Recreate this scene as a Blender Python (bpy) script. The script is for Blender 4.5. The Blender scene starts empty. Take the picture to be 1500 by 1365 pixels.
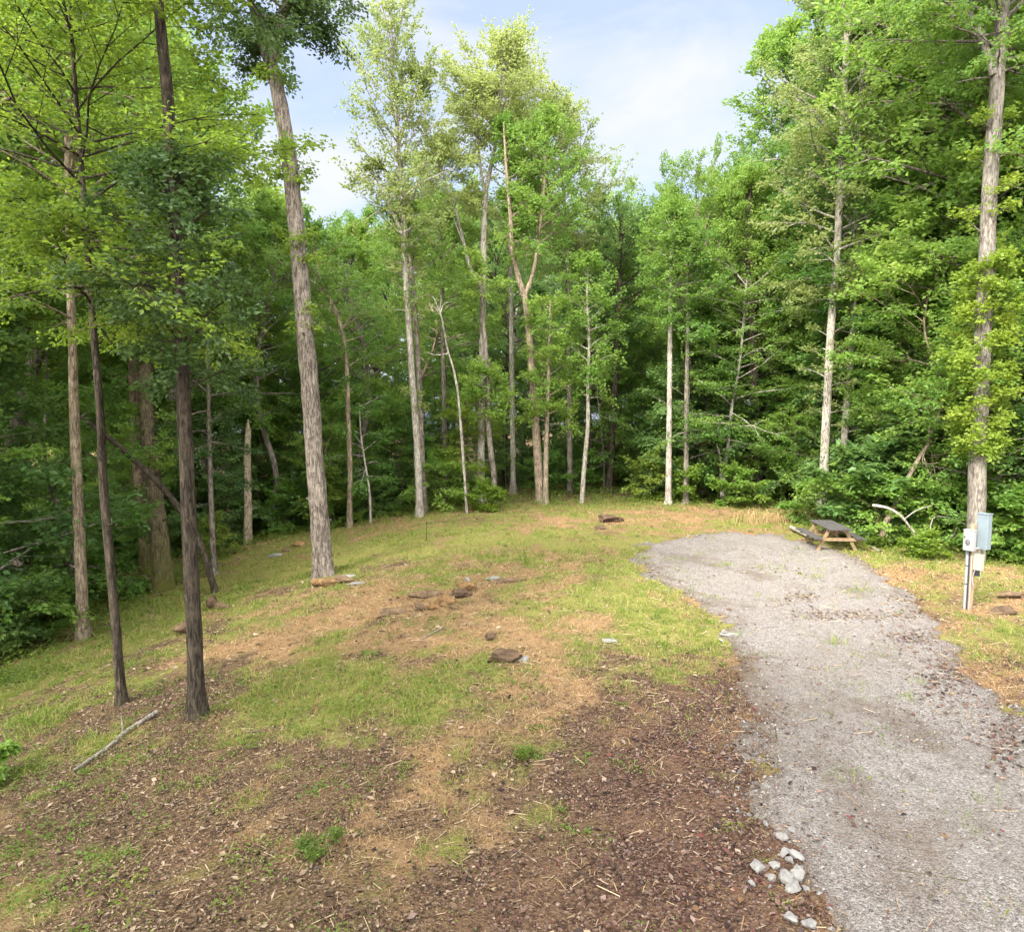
import bpy, math, random
import numpy as np
from mathutils import Vector

PI = math.pi
R = math.radians
rng = np.random.default_rng(11)
random.seed(5)
scene = bpy.context.scene
COL = scene.collection

# ------------------------------------------------------------------ camera model
W0, H0, F = 1500.0, 1365.0, 1013.0
PITCH = R(5.0)
CAM = np.array([0.0, 0.0, 4.2])


def ray(px, py):
    u = (px - W0 / 2) / F
    v = (H0 / 2 - py) / F
    c, s = math.cos(PITCH), math.sin(PITCH)
    return np.array([u, c + v * s, -s + v * c])


def at(px, py, Y):
    d = ray(px, py)
    return CAM + d * (Y / d[1])


# ------------------------------------------------------------------ noise
_tab = np.random.default_rng(3).random((256, 256))


def vnoise(x, y, seed=0):
    x = np.asarray(x, float) + seed * 17.31
    y = np.asarray(y, float) + seed * 9.77
    xi = np.floor(x).astype(int)
    yi = np.floor(y).astype(int)
    fx = x - xi
    fy = y - yi
    fx = fx * fx * (3 - 2 * fx)
    fy = fy * fy * (3 - 2 * fy)
    a = _tab[xi & 255, yi & 255]
    b = _tab[(xi + 1) & 255, yi & 255]
    c = _tab[xi & 255, (yi + 1) & 255]
    d = _tab[(xi + 1) & 255, (yi + 1) & 255]
    return (a * (1 - fx) + b * fx) * (1 - fy) + (c * (1 - fx) + d * fx) * fy


def fbm(x, y, seed=0, octs=4):
    s, a, t = 0.0, 0.5, 0.0
    for o in range(octs):
        s = s + a * vnoise(np.asarray(x) * 2 ** o, np.asarray(y) * 2 ** o, seed + o * 5)
        t += a
        a *= 0.5
    return s / t


def softplus(x, w=1.0):
    return w * np.log1p(np.exp(np.clip(np.asarray(x, float) / w, -30, 30)))


def sdf(poly, X, Y):
    """signed distance to a polygon, positive inside"""
    X = np.asarray(X, float)
    Y = np.asarray(Y, float)
    d2 = np.full(X.shape, 1e18)
    ins = np.zeros(X.shape, bool)
    n = len(poly)
    for i in range(n):
        x0, y0 = poly[i]
        x1, y1 = poly[(i + 1) % n]
        ex, ey = x1 - x0, y1 - y0
        t = np.clip(((X - x0) * ex + (Y - y0) * ey) / (ex * ex + ey * ey + 1e-12), 0, 1)
        d2 = np.minimum(d2, (X - x0 - t * ex) ** 2 + (Y - y0 - t * ey) ** 2)
        if y0 != y1:
            c = ((y0 > Y) != (y1 > Y)) & (X < (x1 - x0) * (Y - y0) / (y1 - y0) + x0)
            ins ^= c
    return np.where(ins, 1, -1) * np.sqrt(d2)


def h_base(x, y):
    x = np.asarray(x, float)
    y = np.asarray(y, float)
    return -0.165 * softplus(-x - 2.0, 1.2)


_T = np.geomspace(2.0, 130.0, 900)


def on_plane(px, py, hf):
    """where the pixel's ray meets the height field"""
    d = ray(px, py)
    P = CAM + d * _T[:, None]
    below = P[:, 2] <= hf(P[:, 0], P[:, 1])
    i = int(np.argmax(below)) if below.any() else len(_T) - 1
    t = np.linspace(_T[max(i - 1, 0)], _T[i], 24)
    P = CAM + d * t[:, None]
    g = P[:, 2] - hf(P[:, 0], P[:, 1])
    return P[int(np.argmin(np.abs(g)))]


EDGE_PX = [(0, 985), (150, 905), (240, 858), (320, 815), (400, 787), (520, 768), (620, 752), (750, 740), (900, 737),
           (1050, 739), (1165, 748), (1185, 768), (1275, 802), (1380, 812), (1500, 826)]
CLEAR = [tuple(on_plane(a, b, h_base)[:2]) for a, b in EDGE_PX]
CLEAR = CLEAR + [(30.0, 19.5), (30.0, -12.0), (-16.0, -12.0), (-15.5, 2.0), (-14.5, 9.0)]
DRIVE_PX = [(1195, 1365), (1165, 1290), (1128, 1190), (1098, 1100), (1072, 1010), (1066, 955), (1052, 915), (1012, 874),
            (962, 848), (928, 822), (936, 798), (990, 786), (1080, 779), (1150, 786), (1235, 808), (1290, 834), (1335, 872),
            (1385, 925), (1425, 985), (1500, 1060)]
DRIVE = [tuple(on_plane(a, b, h_base)[:2]) for a, b in DRIVE_PX]
DRIVE = DRIVE + [(7.4, 5.0), (6.3, 1.0), (1.2, 1.0), (2.0, 4.5)]


def h(x, y):
    x = np.asarray(x, float)
    y = np.asarray(y, float)
    z = h_base(x, y)
    e = sdf(CLEAR, x, y)
    out = np.maximum(-e, 0)
    left = 1 / (1 + np.exp((x + 0.0) / 1.5))
    z = z - left * 0.10 * softplus(out - 1.5, 1.0) - (1 - left) * 0.015 * out
    z = -8 * np.tanh(-np.minimum(z, 0) / 8) + np.maximum(z, 0)
    dr = np.clip(-sdf(DRIVE, x, y) / 1.5, 0, 1)
    z = z + dr * (0.16 * (fbm(x * .35, y * .35, 2) - .5) + 0.07 * (fbm(x * 1.4, y * 1.4, 4) - .5))
    return z


def on_ground(px, py):
    return on_plane(px, py, h)


def gz(x, y):
    return float(h(np.array([x]), np.array([y]))[0])


# ------------------------------------------------------------------ ground zones (grass / straw and clay / leaf litter)
BLOBS = {'G': [(560, 1000, 170, 40, 1.2), (480, 1025, 110, 30, 1.1), (900, 870, 110, 40, 1.1), (960, 925, 90, 40, 1), (1000, 905, 60, 40, 1),
               (700, 975, 90, 35, 1), (450, 985, 80, 30, .9), (750, 790, 300, 25, .6), (600, 800, 150, 20, .5), (450, 820, 120, 25, .7),
               (330, 870, 120, 30, .8), (100, 970, 130, 40, 1.2), (40, 1080, 90, 60, .9), (150, 1100, 120, 25, .4), (450, 1240, 45, 22, 1),
               (330, 1165, 50, 20, .8), (280, 1325, 80, 25, .8), (770, 1130, 35, 14, 1), (975, 985, 50, 25, 1.1), (830, 930, 60, 40, .8),
               (1100, 762, 110, 12, .6), (1450, 930, 60, 30, .9), (1405, 975, 30, 22, .9), (1470, 850, 60, 25, .7), (620, 1035, 60, 22, .9),
               (250, 900, 80, 22, .7), (100, 1180, 100, 40, .5), (430, 1090, 80, 25, .4), (660, 1020, 70, 30, .9), (880, 800, 60, 25, .6),
               (1090, 1130, 20, 25, 1), (230, 1180, 60, 18, .8), (90, 1300, 60, 25, .7), (350, 1105, 60, 14, .7), (180, 1250, 50, 16, .7), (380, 1290, 40, 16, .7), (560, 1085, 50, 12, .6), (590, 1330, 40, 18, .6), (1140, 1200, 16, 16, .8), (920, 1070, 30, 14, .9), (1330, 820, 60, 14, .9)],
         'S': [(820, 900, 60, 50, 1.2), (780, 960, 80, 35, .9), (350, 960, 120, 22, 1.1), (520, 890, 110, 22, 1.1), (620, 950, 60, 12, 1),
               (560, 940, 120, 10, .9), (960, 770, 140, 14, 1), (1000, 755, 100, 9, .9), (690, 860, 60, 22, .8), (805, 1010, 40, 35, 1.2),
               (620, 1150, 90, 60, .7), (640, 1250, 130, 60, .5), (550, 780, 40, 8, .9), (860, 762, 100, 9, .8), (400, 1010, 60, 10, .8),
               (1370, 945, 45, 22, .9), (1440, 1010, 50, 20, .8), (740, 1060, 110, 35, .6), (700, 900, 60, 20, .6), (1310, 845, 50, 14, .8)],
         'L': [(980, 1010, 100, 50, 1.3), (1010, 1130, 130, 90, 1.4), (1000, 1250, 150, 110, 1.5), (850, 1320, 300, 70, .9),
               (300, 1290, 250, 70, .4), (580, 830, 80, 14, 1), (330, 1000, 100, 22, .7), (450, 860, 70, 10, 1.3),
               (890, 770, 30, 14, 1.2), (1380, 1000, 40, 40, .9), (880, 835, 30, 25, .6), (1330, 885, 60, 22, .9), (250, 1030, 110, 30, .9),
               (300, 885, 90, 12, .8), (420, 815, 50, 10, .8), (280, 1075, 80, 20, .8), (650, 880, 60, 10, .5), (1480, 1110, 40, 60, .8)]}
WBLOBS = []
for k, lst in BLOBS.items():
    for (px, py, rx, ry, w) in lst:
        c = on_ground(px, py)
        a = on_ground(px, py - ry)
        b = on_ground(px, py + min(ry, 1364 - py + 40))
        WBLOBS.append((k, c[0], c[1], max(rx * c[1] / F, .25), max((a[1] - b[1]) / 2, .2), w))


def zones(x, y):
    x = np.asarray(x, float)
    y = np.asarray(y, float)
    wx = x + 1.0 * (fbm(x * .9, y * .9, 21) - .5) * 1.6
    wy = y + 1.0 * (fbm(x * .9, y * .9, 31) - .5) * 1.6
    near = 1 / (1 + np.exp((y - 11.5) / 1.2))
    far = 1 / (1 + np.exp(-(y - 18.0) / 1.5))
    mid = np.clip(1 - near - far, 0, 1)
    s = {'G': .40 * near + .56 * mid + .82 * far, 'S': .54 * near + .66 * mid + .62 * far, 'L': .90 * near + .35 * mid + .15 * far}
    for (k, cx, cy, rx, ry, w) in WBLOBS:
        s[k] = s[k] + .66 * w * np.exp(-((wx - cx) / rx) ** 2 - ((wy - cy) / ry) ** 2)
    lf = 1 / (1 + np.exp((x + .42 * y) / .6)) * (y < 40)
    s['S'] = s['S'] - .30 * lf
    s['L'] = s['L'] + .22 * lf
    s['G'] = s['G'] - .06 * lf
    out = np.clip(-sdf(CLEAR, x, y) / 1.5, 0, 1)
    s['L'] = s['L'] + out * 1.0
    e = {}
    for i, k in enumerate('GSL'):
        s[k] = s[k] + 1.5 * (fbm(x * 1.0, y * 1.0, 40 + 7 * i) - .5) + 1.8 * (fbm(x * 3.0, y * 3.0, 60 + 7 * i, 5) - .5)
        e[k] = np.exp(5 * s[k])
    t = e['G'] + e['S'] + e['L']
    return e['G'] / t, e['S'] / t, e['L'] / t, out


# ------------------------------------------------------------------ mesh helpers
def mesh_np(name, V, quads=None, tris=None, smooth=False):
    me = bpy.data.meshes.new(name)
    V = np.asarray(V, np.float32)
    me.vertices.add(len(V))
    me.vertices.foreach_set('co', V.ravel())
    parts, starts, tot = [], [], 0
    for arr, k in ((quads, 4), (tris, 3)):
        if arr is not None and len(arr):
            arr = np.asarray(arr, np.int32)
            parts.append(arr.ravel())
            starts.append(tot + np.arange(len(arr)) * k)
            tot += arr.size
    L = np.concatenate(parts)
    S = np.concatenate(starts).astype(np.int32)
    me.loops.add(len(L))
    me.loops.foreach_set('vertex_index', L)
    me.polygons.add(len(S))
    me.polygons.foreach_set('loop_start', S)
    me.update(calc_edges=True)
    me.polygons.foreach_set('use_smooth', np.full(len(S), smooth))
    return me


def link(name, me, mat, parent=None):
    o = bpy.data.objects.new(name, me)
    COL.objects.link(o)
    if mat is not None and not me.materials:
        me.materials.append(mat)
    if parent is not None:
        o.parent = parent
    return o


def tag(o, label=None, cat=None, group=None, kind=None):
    if label:
        o['label'] = label
    if cat:
        o['category'] = cat
    if group:
        o['group'] = group
    if kind:
        o['kind'] = kind
    return o


def empty(name, loc, rz=0.0):
    o = bpy.data.objects.new(name, None)
    COL.objects.link(o)
    o.location = loc
    o.rotation_euler = (0, 0, rz)
    o.empty_display_size = .2
    return o


class MB:
    def __init__(self):
        self.v, self.q, self.n = [], [], 0

    def add(self, V, Q):
        self.v.append(np.asarray(V, float))
        self.q.append(np.asarray(Q, int) + self.n)
        self.n += len(V)

    def tube(self, pts, rad, sides=8, cap=True, rough=0.0, rr=None, flare=0.0):
        P = np.asarray(pts, float)
        k = len(P)
        rad = np.broadcast_to(np.asarray(rad, float), (k,))
        T = np.gradient(P, axis=0)
        T /= np.linalg.norm(T, axis=1)[:, None] + 1e-9
        ref = np.array([1.0, 0.13, 0.0]) if abs(T[:, 2]).mean() > .6 else np.array([0.0, 0.0, 1.0])
        A = np.cross(T, ref)
        A /= np.linalg.norm(A, axis=1)[:, None] + 1e-9
        B = np.cross(T, A)
        th = np.arange(sides) / sides * 2 * PI
        rad2 = np.repeat(rad[:, None], sides, 1)
        if rough > 0:
            lob = 1 + rough * (rr.random((k, sides)) - .5) + rough * .8 * (np.sin(th * 3 + rr.random() * 6) * .5)[None, :]
            rad2 = rad2 * lob
        if flare > 0:
            z = np.linalg.norm(P - P[0], axis=1)
            fl = np.exp(-z / (rad[0] * 2.3))
            lob = .55 + .45 * np.sin(th * 4 + rr.random() * 6)
            rad2 = rad2 * (1 + flare * fl[:, None] * lob[None, :])
        V = P[:, None, :] + rad2[:, :, None] * (np.cos(th)[None, :, None] * A[:, None, :] + np.sin(th)[None, :, None] * B[:, None, :])
        V = V.reshape(-1, 3)
        i = np.arange(k - 1)[:, None] * sides
        j = np.arange(sides)[None, :]
        jn = (j + 1) % sides
        Q = np.stack([i + j, i + jn, i + sides + jn, i + sides + j], -1).reshape(-1, 4)
        self.add(V, Q)

    def box(self, c, s, rot=None):
        c = np.asarray(c, float)
        s = np.asarray(s, float) / 2
        V = np.array([[x, y, z] for x in (-1, 1) for y in (-1, 1) for z in (-1, 1)], float) * s
        if rot is not None:
            V = V @ np.asarray(rot.to_matrix()).T
        Q = [[0, 1, 3, 2], [4, 6, 7, 5], [0, 4, 5, 1], [2, 3, 7, 6], [0, 2, 6, 4], [1, 5, 7, 3]]
        self.add(V + c, Q)

    def build(self, name, mat, parent=None, smooth=False, bevel=0.0):
        me = mesh_np(name, np.concatenate(self.v), np.concatenate(self.q), smooth=smooth)
        o = link(name, me, mat, parent)
        if bevel:
            m = o.modifiers.new('bevel', 'BEVEL')
            m.width = bevel
            m.segments = 2
            m.limit_method = 'ANGLE'
        return o


def spline(pts, n):
    """Catmull-Rom through pts, n samples"""
    P = np.asarray(pts, float)
    P = np.vstack([2 * P[0] - P[1], P, 2 * P[-1] - P[-2]])
    m = len(P) - 3
    t = np.linspace(0, m - 1e-6, n)
    i = t.astype(int)
    f = (t - i)[:, None]
    a, b, c, d = P[i], P[i + 1], P[i + 2], P[i + 3]
    return .5 * (2 * b + (c - a) * f + (2 * a - 5 * b + 4 * c - d) * f ** 2 + (3 * b - a - 3 * c + d) * f ** 3)


def along(P, t):
    x = np.clip(t, 0, 1) * (len(P) - 1)
    i = min(int(x), len(P) - 2)
    return P[i] + (P[i + 1] - P[i]) * (x - i), P[i + 1] - P[i]


# ------------------------------------------------------------------ materials
def new_mat(name):
    m = bpy.data.materials.new(name)
    m.use_nodes = True
    nt = m.node_tree
    nt.nodes.clear()
    out = nt.nodes.new('ShaderNodeOutputMaterial')
    return m, nt, out


def N(nt, t, **kw):
    n = nt.nodes.new(t)
    for k, v in kw.items():
        if hasattr(n, k):
            setattr(n, k, v)
        else:
            n.inputs[k.replace('_', ' ')].default_value = v
    return n


def ramp(nt, fac, stops, interp='LINEAR'):
    r = nt.nodes.new('ShaderNodeValToRGB')
    r.color_ramp.interpolation = interp
    e = r.color_ramp.elements
    while len(e) > 1:
        e.remove(e[-1])
    e[0].position, e[0].color = stops[0][0], (*stops[0][1], 1)
    for p, c in stops[1:]:
        x = e.new(p)
        x.color = (*c, 1)
    nt.links.new(fac, r.inputs[0])
    return r.outputs[0]


def mix(nt, fac, a, b, mode='MIX'):
    m = nt.nodes.new('ShaderNodeMix')
    m.data_type = 'RGBA'
    m.blend_type = mode
    for s, v in ((m.inputs[0], fac), (m.inputs[6], a), (m.inputs[7], b)):
        if isinstance(v, (int, float)):
            s.default_value = v
        elif isinstance(v, tuple):
            s.default_value = (*v, 1)
        else:
            nt.links.new(v, s)
    return m.outputs[2]


def math_(nt, op, a, b=None, clamp=False):
    m = nt.nodes.new('ShaderNodeMath')
    m.operation = op
    m.use_clamp = clamp
    for s, v in ((m.inputs[0], a), (m.inputs[1], b)):
        if v is None:
            continue
        if isinstance(v, (int, float)):
            s.default_value = v
        else:
            nt.links.new(v, s)
    return m.outputs[0]


def objcoord(nt, scale=(1, 1, 1)):
    tc = nt.nodes.new('ShaderNodeTexCoord')
    mp = nt.nodes.new('ShaderNodeMapping')
    mp.inputs['Scale'].default_value = scale
    nt.links.new(tc.outputs['Object'], mp.inputs[0])
    return mp.outputs[0]


def noise(nt, vec, scale, detail=4, rough=.6, dist=0.0):
    n = nt.nodes.new('ShaderNodeTexNoise')
    n.inputs['Scale'].default_value = scale
    n.inputs['Detail'].default_value = detail
    n.inputs['Roughness'].default_value = rough
    n.inputs['Distortion'].default_value = dist
    nt.links.new(vec, n.inputs['Vector'])
    return n.outputs['Fac']


def voro(nt, vec, scale, feature='F1'):
    n = nt.nodes.new('ShaderNodeTexVoronoi')
    n.feature = feature
    n.inputs['Scale'].default_value = scale
    nt.links.new(vec, n.inputs['Vector'])
    return n


def principled(nt, out, color, rough=.8, spec=.3, bump=None, bstr=.5, bdist=.02, metal=0.0):
    p = nt.nodes.new('ShaderNodeBsdfPrincipled')
    if isinstance(color, tuple):
        p.inputs['Base Color'].default_value = (*color, 1)
    else:
        nt.links.new(color, p.inputs['Base Color'])
    if isinstance(rough, (int, float)):
        p.inputs['Roughness'].default_value = rough
    else:
        nt.links.new(rough, p.inputs['Roughness'])
    p.inputs['Specular IOR Level'].default_value = spec
    p.inputs['Metallic'].default_value = metal
    if bump is not None:
        b = nt.nodes.new('ShaderNodeBump')
        b.inputs['Strength'].default_value = bstr
        b.inputs['Distance'].default_value = bdist
        nt.links.new(bump, b.inputs['Height'])
        nt.links.new(b.outputs[0], p.inputs['Normal'])
    if out is not None:
        nt.links.new(p.outputs[0], out.inputs[0])
    return p


def leaf_mat(name, cols, tcol, tmix=.4, rough=.5, spec=.35):
    m, nt, out = new_mat(name)
    g = nt.nodes.new('ShaderNodeNewGeometry')
    oi = nt.nodes.new('ShaderNodeObjectInfo')
    k = len(cols) - 1
    c = ramp(nt, g.outputs['Random Per Island'], [(i / k, x) for i, x in enumerate(cols)])
    nz = noise(nt, objcoord(nt), .55, 2)
    c = mix(nt, math_(nt, 'MULTIPLY', math_(nt, 'SUBTRACT', nz, .45, True), 2.2, True), c, tuple(v * w for v, w in zip(tcol, (.62, .55, .6))))
    hs = nt.nodes.new('ShaderNodeHueSaturation')
    nt.links.new(c, hs.inputs['Color'])
    nt.links.new(math_(nt, 'ADD', math_(nt, 'MULTIPLY', oi.outputs['Random'], .4), .82), hs.inputs['Value'])
    nt.links.new(math_(nt, 'ADD', math_(nt, 'MULTIPLY', oi.outputs['Random'], -.025), .512), hs.inputs['Hue'])
    p = principled(nt, None, hs.outputs[0], rough, spec)
    t = nt.nodes.new('ShaderNodeBsdfTranslucent')
    nt.links.new(mix(nt, .55, hs.outputs[0], tcol), t.inputs[0])
    ms = nt.nodes.new('ShaderNodeMixShader')
    ms.inputs[0].default_value = tmix
    nt.links.new(p.outputs[0], ms.inputs[1])
    nt.links.new(t.outputs[0], ms.inputs[2])
    nt.links.new(ms.outputs[0], out.inputs[0])
    return m


def bark_mat(name, dark, light, moss=None, ring=0.0):
    m, nt, out = new_mat(name)
    v = objcoord(nt, (1, 1, .16))
    n1 = noise(nt, v, 24, 6, .72, .9)
    n2 = noise(nt, objcoord(nt), 2.2, 4)
    c = ramp(nt, n1, [(.36, tuple(x * .6 for x in dark)), (.45, dark), (.53, tuple((a + b) / 2 for a, b in zip(dark, light))), (.62, light)])
    c = mix(nt, math_(nt, 'MULTIPLY', math_(nt, 'SUBTRACT', n2, .5, True), 2.5, True), c, tuple(x * 1.25 for x in light))
    n3 = noise(nt, objcoord(nt, (1, 1, .7)), 7, 5, .7)
    c = mix(nt, math_(nt, 'MULTIPLY', math_(nt, 'SUBTRACT', n3, .56, True), 5, True), c, tuple(x * .55 for x in dark))
    n4 = noise(nt, objcoord(nt, (1, 1, .6)), 3.4, 5, .75)
    c = mix(nt, math_(nt, 'MULTIPLY', math_(nt, 'SUBTRACT', n4, .56, True), 4, True), c, tuple(x * y for x, y in zip(light, (.95, 1.08, .9))))
    if moss:
        tc = nt.nodes.new('ShaderNodeTexCoord')
        sx = nt.nodes.new('ShaderNodeSeparateXYZ')
        nt.links.new(tc.outputs['Object'], sx.inputs[0])
        f = math_(nt, 'SUBTRACT', 1.0, math_(nt, 'DIVIDE', sx.outputs[2], 2.2), True)
        f = math_(nt, 'MULTIPLY', f, math_(nt, 'MULTIPLY', n2, 1.4), True)
        c = mix(nt, f, c, moss)
    principled(nt, out, c, .9, .15, n1, 1.0, .06)
    return m


LEAF = {
    'mid': leaf_mat('leaf_mid_green', [(.054, .128, .024), (.08, .175, .032), (.112, .215, .042), (.088, .19, .042)], (.30, .49, .085), .46),
    'fresh': leaf_mat('leaf_fresh_green', [(.078, .165, .026), (.118, .22, .036), (.16, .27, .048), (.10, .20, .04)], (.38, .55, .09), .5),
    'yellow': leaf_mat('leaf_yellow_green', [(.09, .16, .02), (.14, .22, .028), (.19, .27, .036), (.115, .19, .026)], (.41, .55, .06), .5),
    'dark': leaf_mat('leaf_dark_green', [(.022, .056, .016), (.036, .08, .021), (.056, .105, .025), (.042, .088, .027)], (.17, .28, .055), .34),
    'blue': leaf_mat('leaf_cool_green', [(.055, .12, .034), (.08, .165, .046), (.115, .205, .058), (.09, .165, .044)], (.32, .47, .11), .44),
    'pale': leaf_mat('leaf_pale_green', [(.15, .205, .06), (.20, .255, .075), (.25, .30, .095), (.17, .23, .07)], (.50, .57, .17), .5),
    'weed': leaf_mat('leaf_weed', [(.07, .125, .02), (.10, .16, .025), (.14, .20, .035), (.08, .14, .02)], (.34, .44, .05), .4),
}
BARK = {
    'ash': bark_mat('bark_ash_grey', (.12, .10, .083), (.33, .295, .255)),
    'grey': bark_mat('bark_grey', (.085, .068, .055), (.30, .255, .215)),
    'pale': bark_mat('bark_pale', (.19, .165, .135), (.50, .455, .39)),
    'dark': bark_mat('bark_dark', (.030, .024, .018), (.115, .09, .065)),
    'tan': bark_mat('bark_tan', (.13, .095, .065), (.40, .32, .235)),
    'brown': bark_mat('bark_brown', (.055, .038, .026), (.20, .145, .10), moss=(.085, .10, .02)),
    'mossy': bark_mat('bark_mossy', (.06, .045, .03), (.20, .16, .10), moss=(.10, .105, .018)),
    'dead': bark_mat('bark_dead', (.17, .13, .09), (.46, .38, .28)),
}


def chip_mat(name, cols, rough=.85, spec=.2, trans=0.0):
    m, nt, out = new_mat(name)
    g = nt.nodes.new('ShaderNodeNewGeometry')
    k = len(cols) - 1
    c = ramp(nt, g.outputs['Random Per Island'], [(i / k, x) for i, x in enumerate(cols)])
    p = principled(nt, None if trans else out, c, rough, spec)
    if trans:
        t = nt.nodes.new('ShaderNodeBsdfTranslucent')
        nt.links.new(c, t.inputs[0])
        ms = nt.nodes.new('ShaderNodeMixShader')
        ms.inputs[0].default_value = trans
        nt.links.new(p.outputs[0], ms.inputs[1])
        nt.links.new(t.outputs[0], ms.inputs[2])
        nt.links.new(ms.outputs[0], out.inputs[0])
    return m


def ground_mat():
    m, nt, out = new_mat('forest_clearing_soil')
    at_ = nt.nodes.new('ShaderNodeAttribute')
    at_.attribute_name = 'zones'
    sep = nt.nodes.new('ShaderNodeSeparateColor')
    nt.links.new(at_.outputs['Color'], sep.inputs[0])
    v = objcoord(nt)
    nb = noise(nt, v, 1.3, 5)
    nm = noise(nt, v, 9, 5, .7)
    nf = noise(nt, v, 55, 3, .7)
    vo = voro(nt, v, 38)
    vs = nt.nodes.new('ShaderNodeSeparateColor')
    nt.links.new(vo.outputs['Color'], vs.inputs[0])
    rnd = vs.outputs[0]
    # grass
    g = ramp(nt, nm, [(.3, (.095, .11, .024)), (.5, (.175, .18, .042)), (.7, (.25, .215, .075))])
    g = mix(nt, math_(nt, 'MULTIPLY', nf, .35), g, (.22, .17, .075))
    # straw and clay
    s = ramp(nt, nm, [(.28, (.125, .07, .036)), (.5, (.245, .135, .066)), (.72, (.32, .215, .12))])
    s = mix(nt, math_(nt, 'MULTIPLY', rnd, .45), s, (.33, .24, .135))
    # litter: chips
    l = ramp(nt, rnd, [(0, (.018, .010, .009)), (.3, (.050, .026, .021)), (.6, (.098, .052, .039)), (.85, (.145, .085, .064)), (1, (.24, .175, .135))])
    lt = ramp(nt, rnd, [(0, (.020, .013, .009)), (.3, (.058, .036, .023)), (.6, (.108, .067, .042)), (.85, (.155, .104, .066)), (1, (.24, .175, .12))])
    l = mix(nt, math_(nt, 'MULTIPLY', nm, .5), l, (.062, .034, .027))
    lt = mix(nt, math_(nt, 'MULTIPLY', nm, .5), lt, (.082, .050, .032))
    l = mix(nt, at_.outputs['Alpha'], lt, l)
    l = mix(nt, math_(nt, 'MULTIPLY', math_(nt, 'SUBTRACT', nb, .46, True), 4, True), l, (.135, .080, .050))
    w = math_(nt, 'ADD', sep.outputs[1], math_(nt, 'MULTIPLY', math_(nt, 'SUBTRACT', nm, .5), .7), True)
    s = mix(nt, math_(nt, 'MULTIPLY', math_(nt, 'SUBTRACT', noise(nt, v, 2.3, 5, .7), .44, True), 3, True), s, (.18, .108, .062))
    c = mix(nt, w, l, s)
    w = math_(nt, 'ADD', sep.outputs[0], math_(nt, 'MULTIPLY', math_(nt, 'SUBTRACT', nf, .5), .9), True)
    c = mix(nt, w, c, g)
    hgt = math_(nt, 'ADD', math_(nt, 'MULTIPLY', nm, 1.0), math_(nt, 'MULTIPLY', vo.outputs['Distance'], .6))
    principled(nt, out, c, .95, .1, hgt, .8, .05)
    return m


def gravel_mat():
    m, nt, out = new_mat('driveway_gravel')
    v = objcoord(nt)
    vo = voro(nt, v, 44)
    vs = nt.nodes.new('ShaderNodeSeparateColor')
    nt.links.new(vo.outputs['Color'], vs.inputs[0])
    v2 = voro(nt, v, 95)
    vs2 = nt.nodes.new('ShaderNodeSeparateColor')
    nt.links.new(v2.outputs['Color'], vs2.inputs[0])
    nb = noise(nt, v, .7, 6, .65)
    nm = noise(nt, v, 4.5, 6, .7)
    c = ramp(nt, vs.outputs[0], [(0, (.09, .078, .069)), (.35, (.205, .182, .168)), (.7, (.293, .262, .246)), (1, (.42, .38, .36))])
    c2 = ramp(nt, vs2.outputs[1], [(0, (.066, .056, .049)), (.5, (.205, .181, .166)), (1, (.345, .31, .29))])
    c = mix(nt, .45, c, c2)
    f = math_(nt, 'MULTIPLY', math_(nt, 'SUBTRACT', nb, .48, True), 3.2, True)
    c = mix(nt, math_(nt, 'MULTIPLY', f, .6), c, (.115, .092, .072))
    f = math_(nt, 'MULTIPLY', math_(nt, 'SUBTRACT', nm, .56, True), 5, True)
    c = mix(nt, math_(nt, 'MULTIPLY', f, .75), c, (.08, .058, .043))
    tc = nt.nodes.new('ShaderNodeTexCoord')
    nw = noise(nt, objcoord(nt, (1.0, .45, 1)), 1.5, 5, .6, .6)
    f = math_(nt, 'MULTIPLY', math_(nt, 'SUBTRACT', nw, .52, True), 5, True)
    c = mix(nt, math_(nt, 'MULTIPLY', f, .5), c, (.105, .088, .06))
    nl = noise(nt, v, .35, 3)
    c = mix(nt, math_(nt, 'MULTIPLY', math_(nt, 'SUBTRACT', nl, .48, True), 1.2, True), c, (.31, .285, .277))
    ed = nt.nodes.new('ShaderNodeAttribute')
    ed.attribute_name = 'soil'
    es = nt.nodes.new('ShaderNodeSeparateColor')
    nt.links.new(ed.outputs['Color'], es.inputs[0])
    f = math_(nt, 'ADD', es.outputs[0], math_(nt, 'MULTIPLY', math_(nt, 'SUBTRACT', nm, .5), 1.3), True)
    c = mix(nt, math_(nt, 'MULTIPLY', f, .85), c, (.115, .08, .055))
    hgt = math_(nt, 'ADD', math_(nt, 'SUBTRACT', 1.0, vo.outputs['Distance']), math_(nt, 'MULTIPLY', math_(nt, 'SUBTRACT', 1.0, v2.outputs['Distance']), .5))
    principled(nt, out, c, .9, .25, hgt, .9, .03)
    return m


def simple_mat(name, dark, light, scale=(1, 1, 1), ns=12, rough=.7, spec=.3, bstr=.3, metal=0.0):
    m, nt, out = new_mat(name)
    v = objcoord(nt, scale)
    n1 = noise(nt, v, ns, 6, .7)
    n2 = noise(nt, objcoord(nt), ns * .25, 4)
    c = ramp(nt, n1, [(.3, dark), (.7, light)])
    c = mix(nt, math_(nt, 'MULTIPLY', math_(nt, 'SUBTRACT', n2, .52, True), 3, True), c, tuple(x * .7 for x in dark))
    principled(nt, out, c, rough, spec, n1, bstr, .01, metal)
    return m


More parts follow.
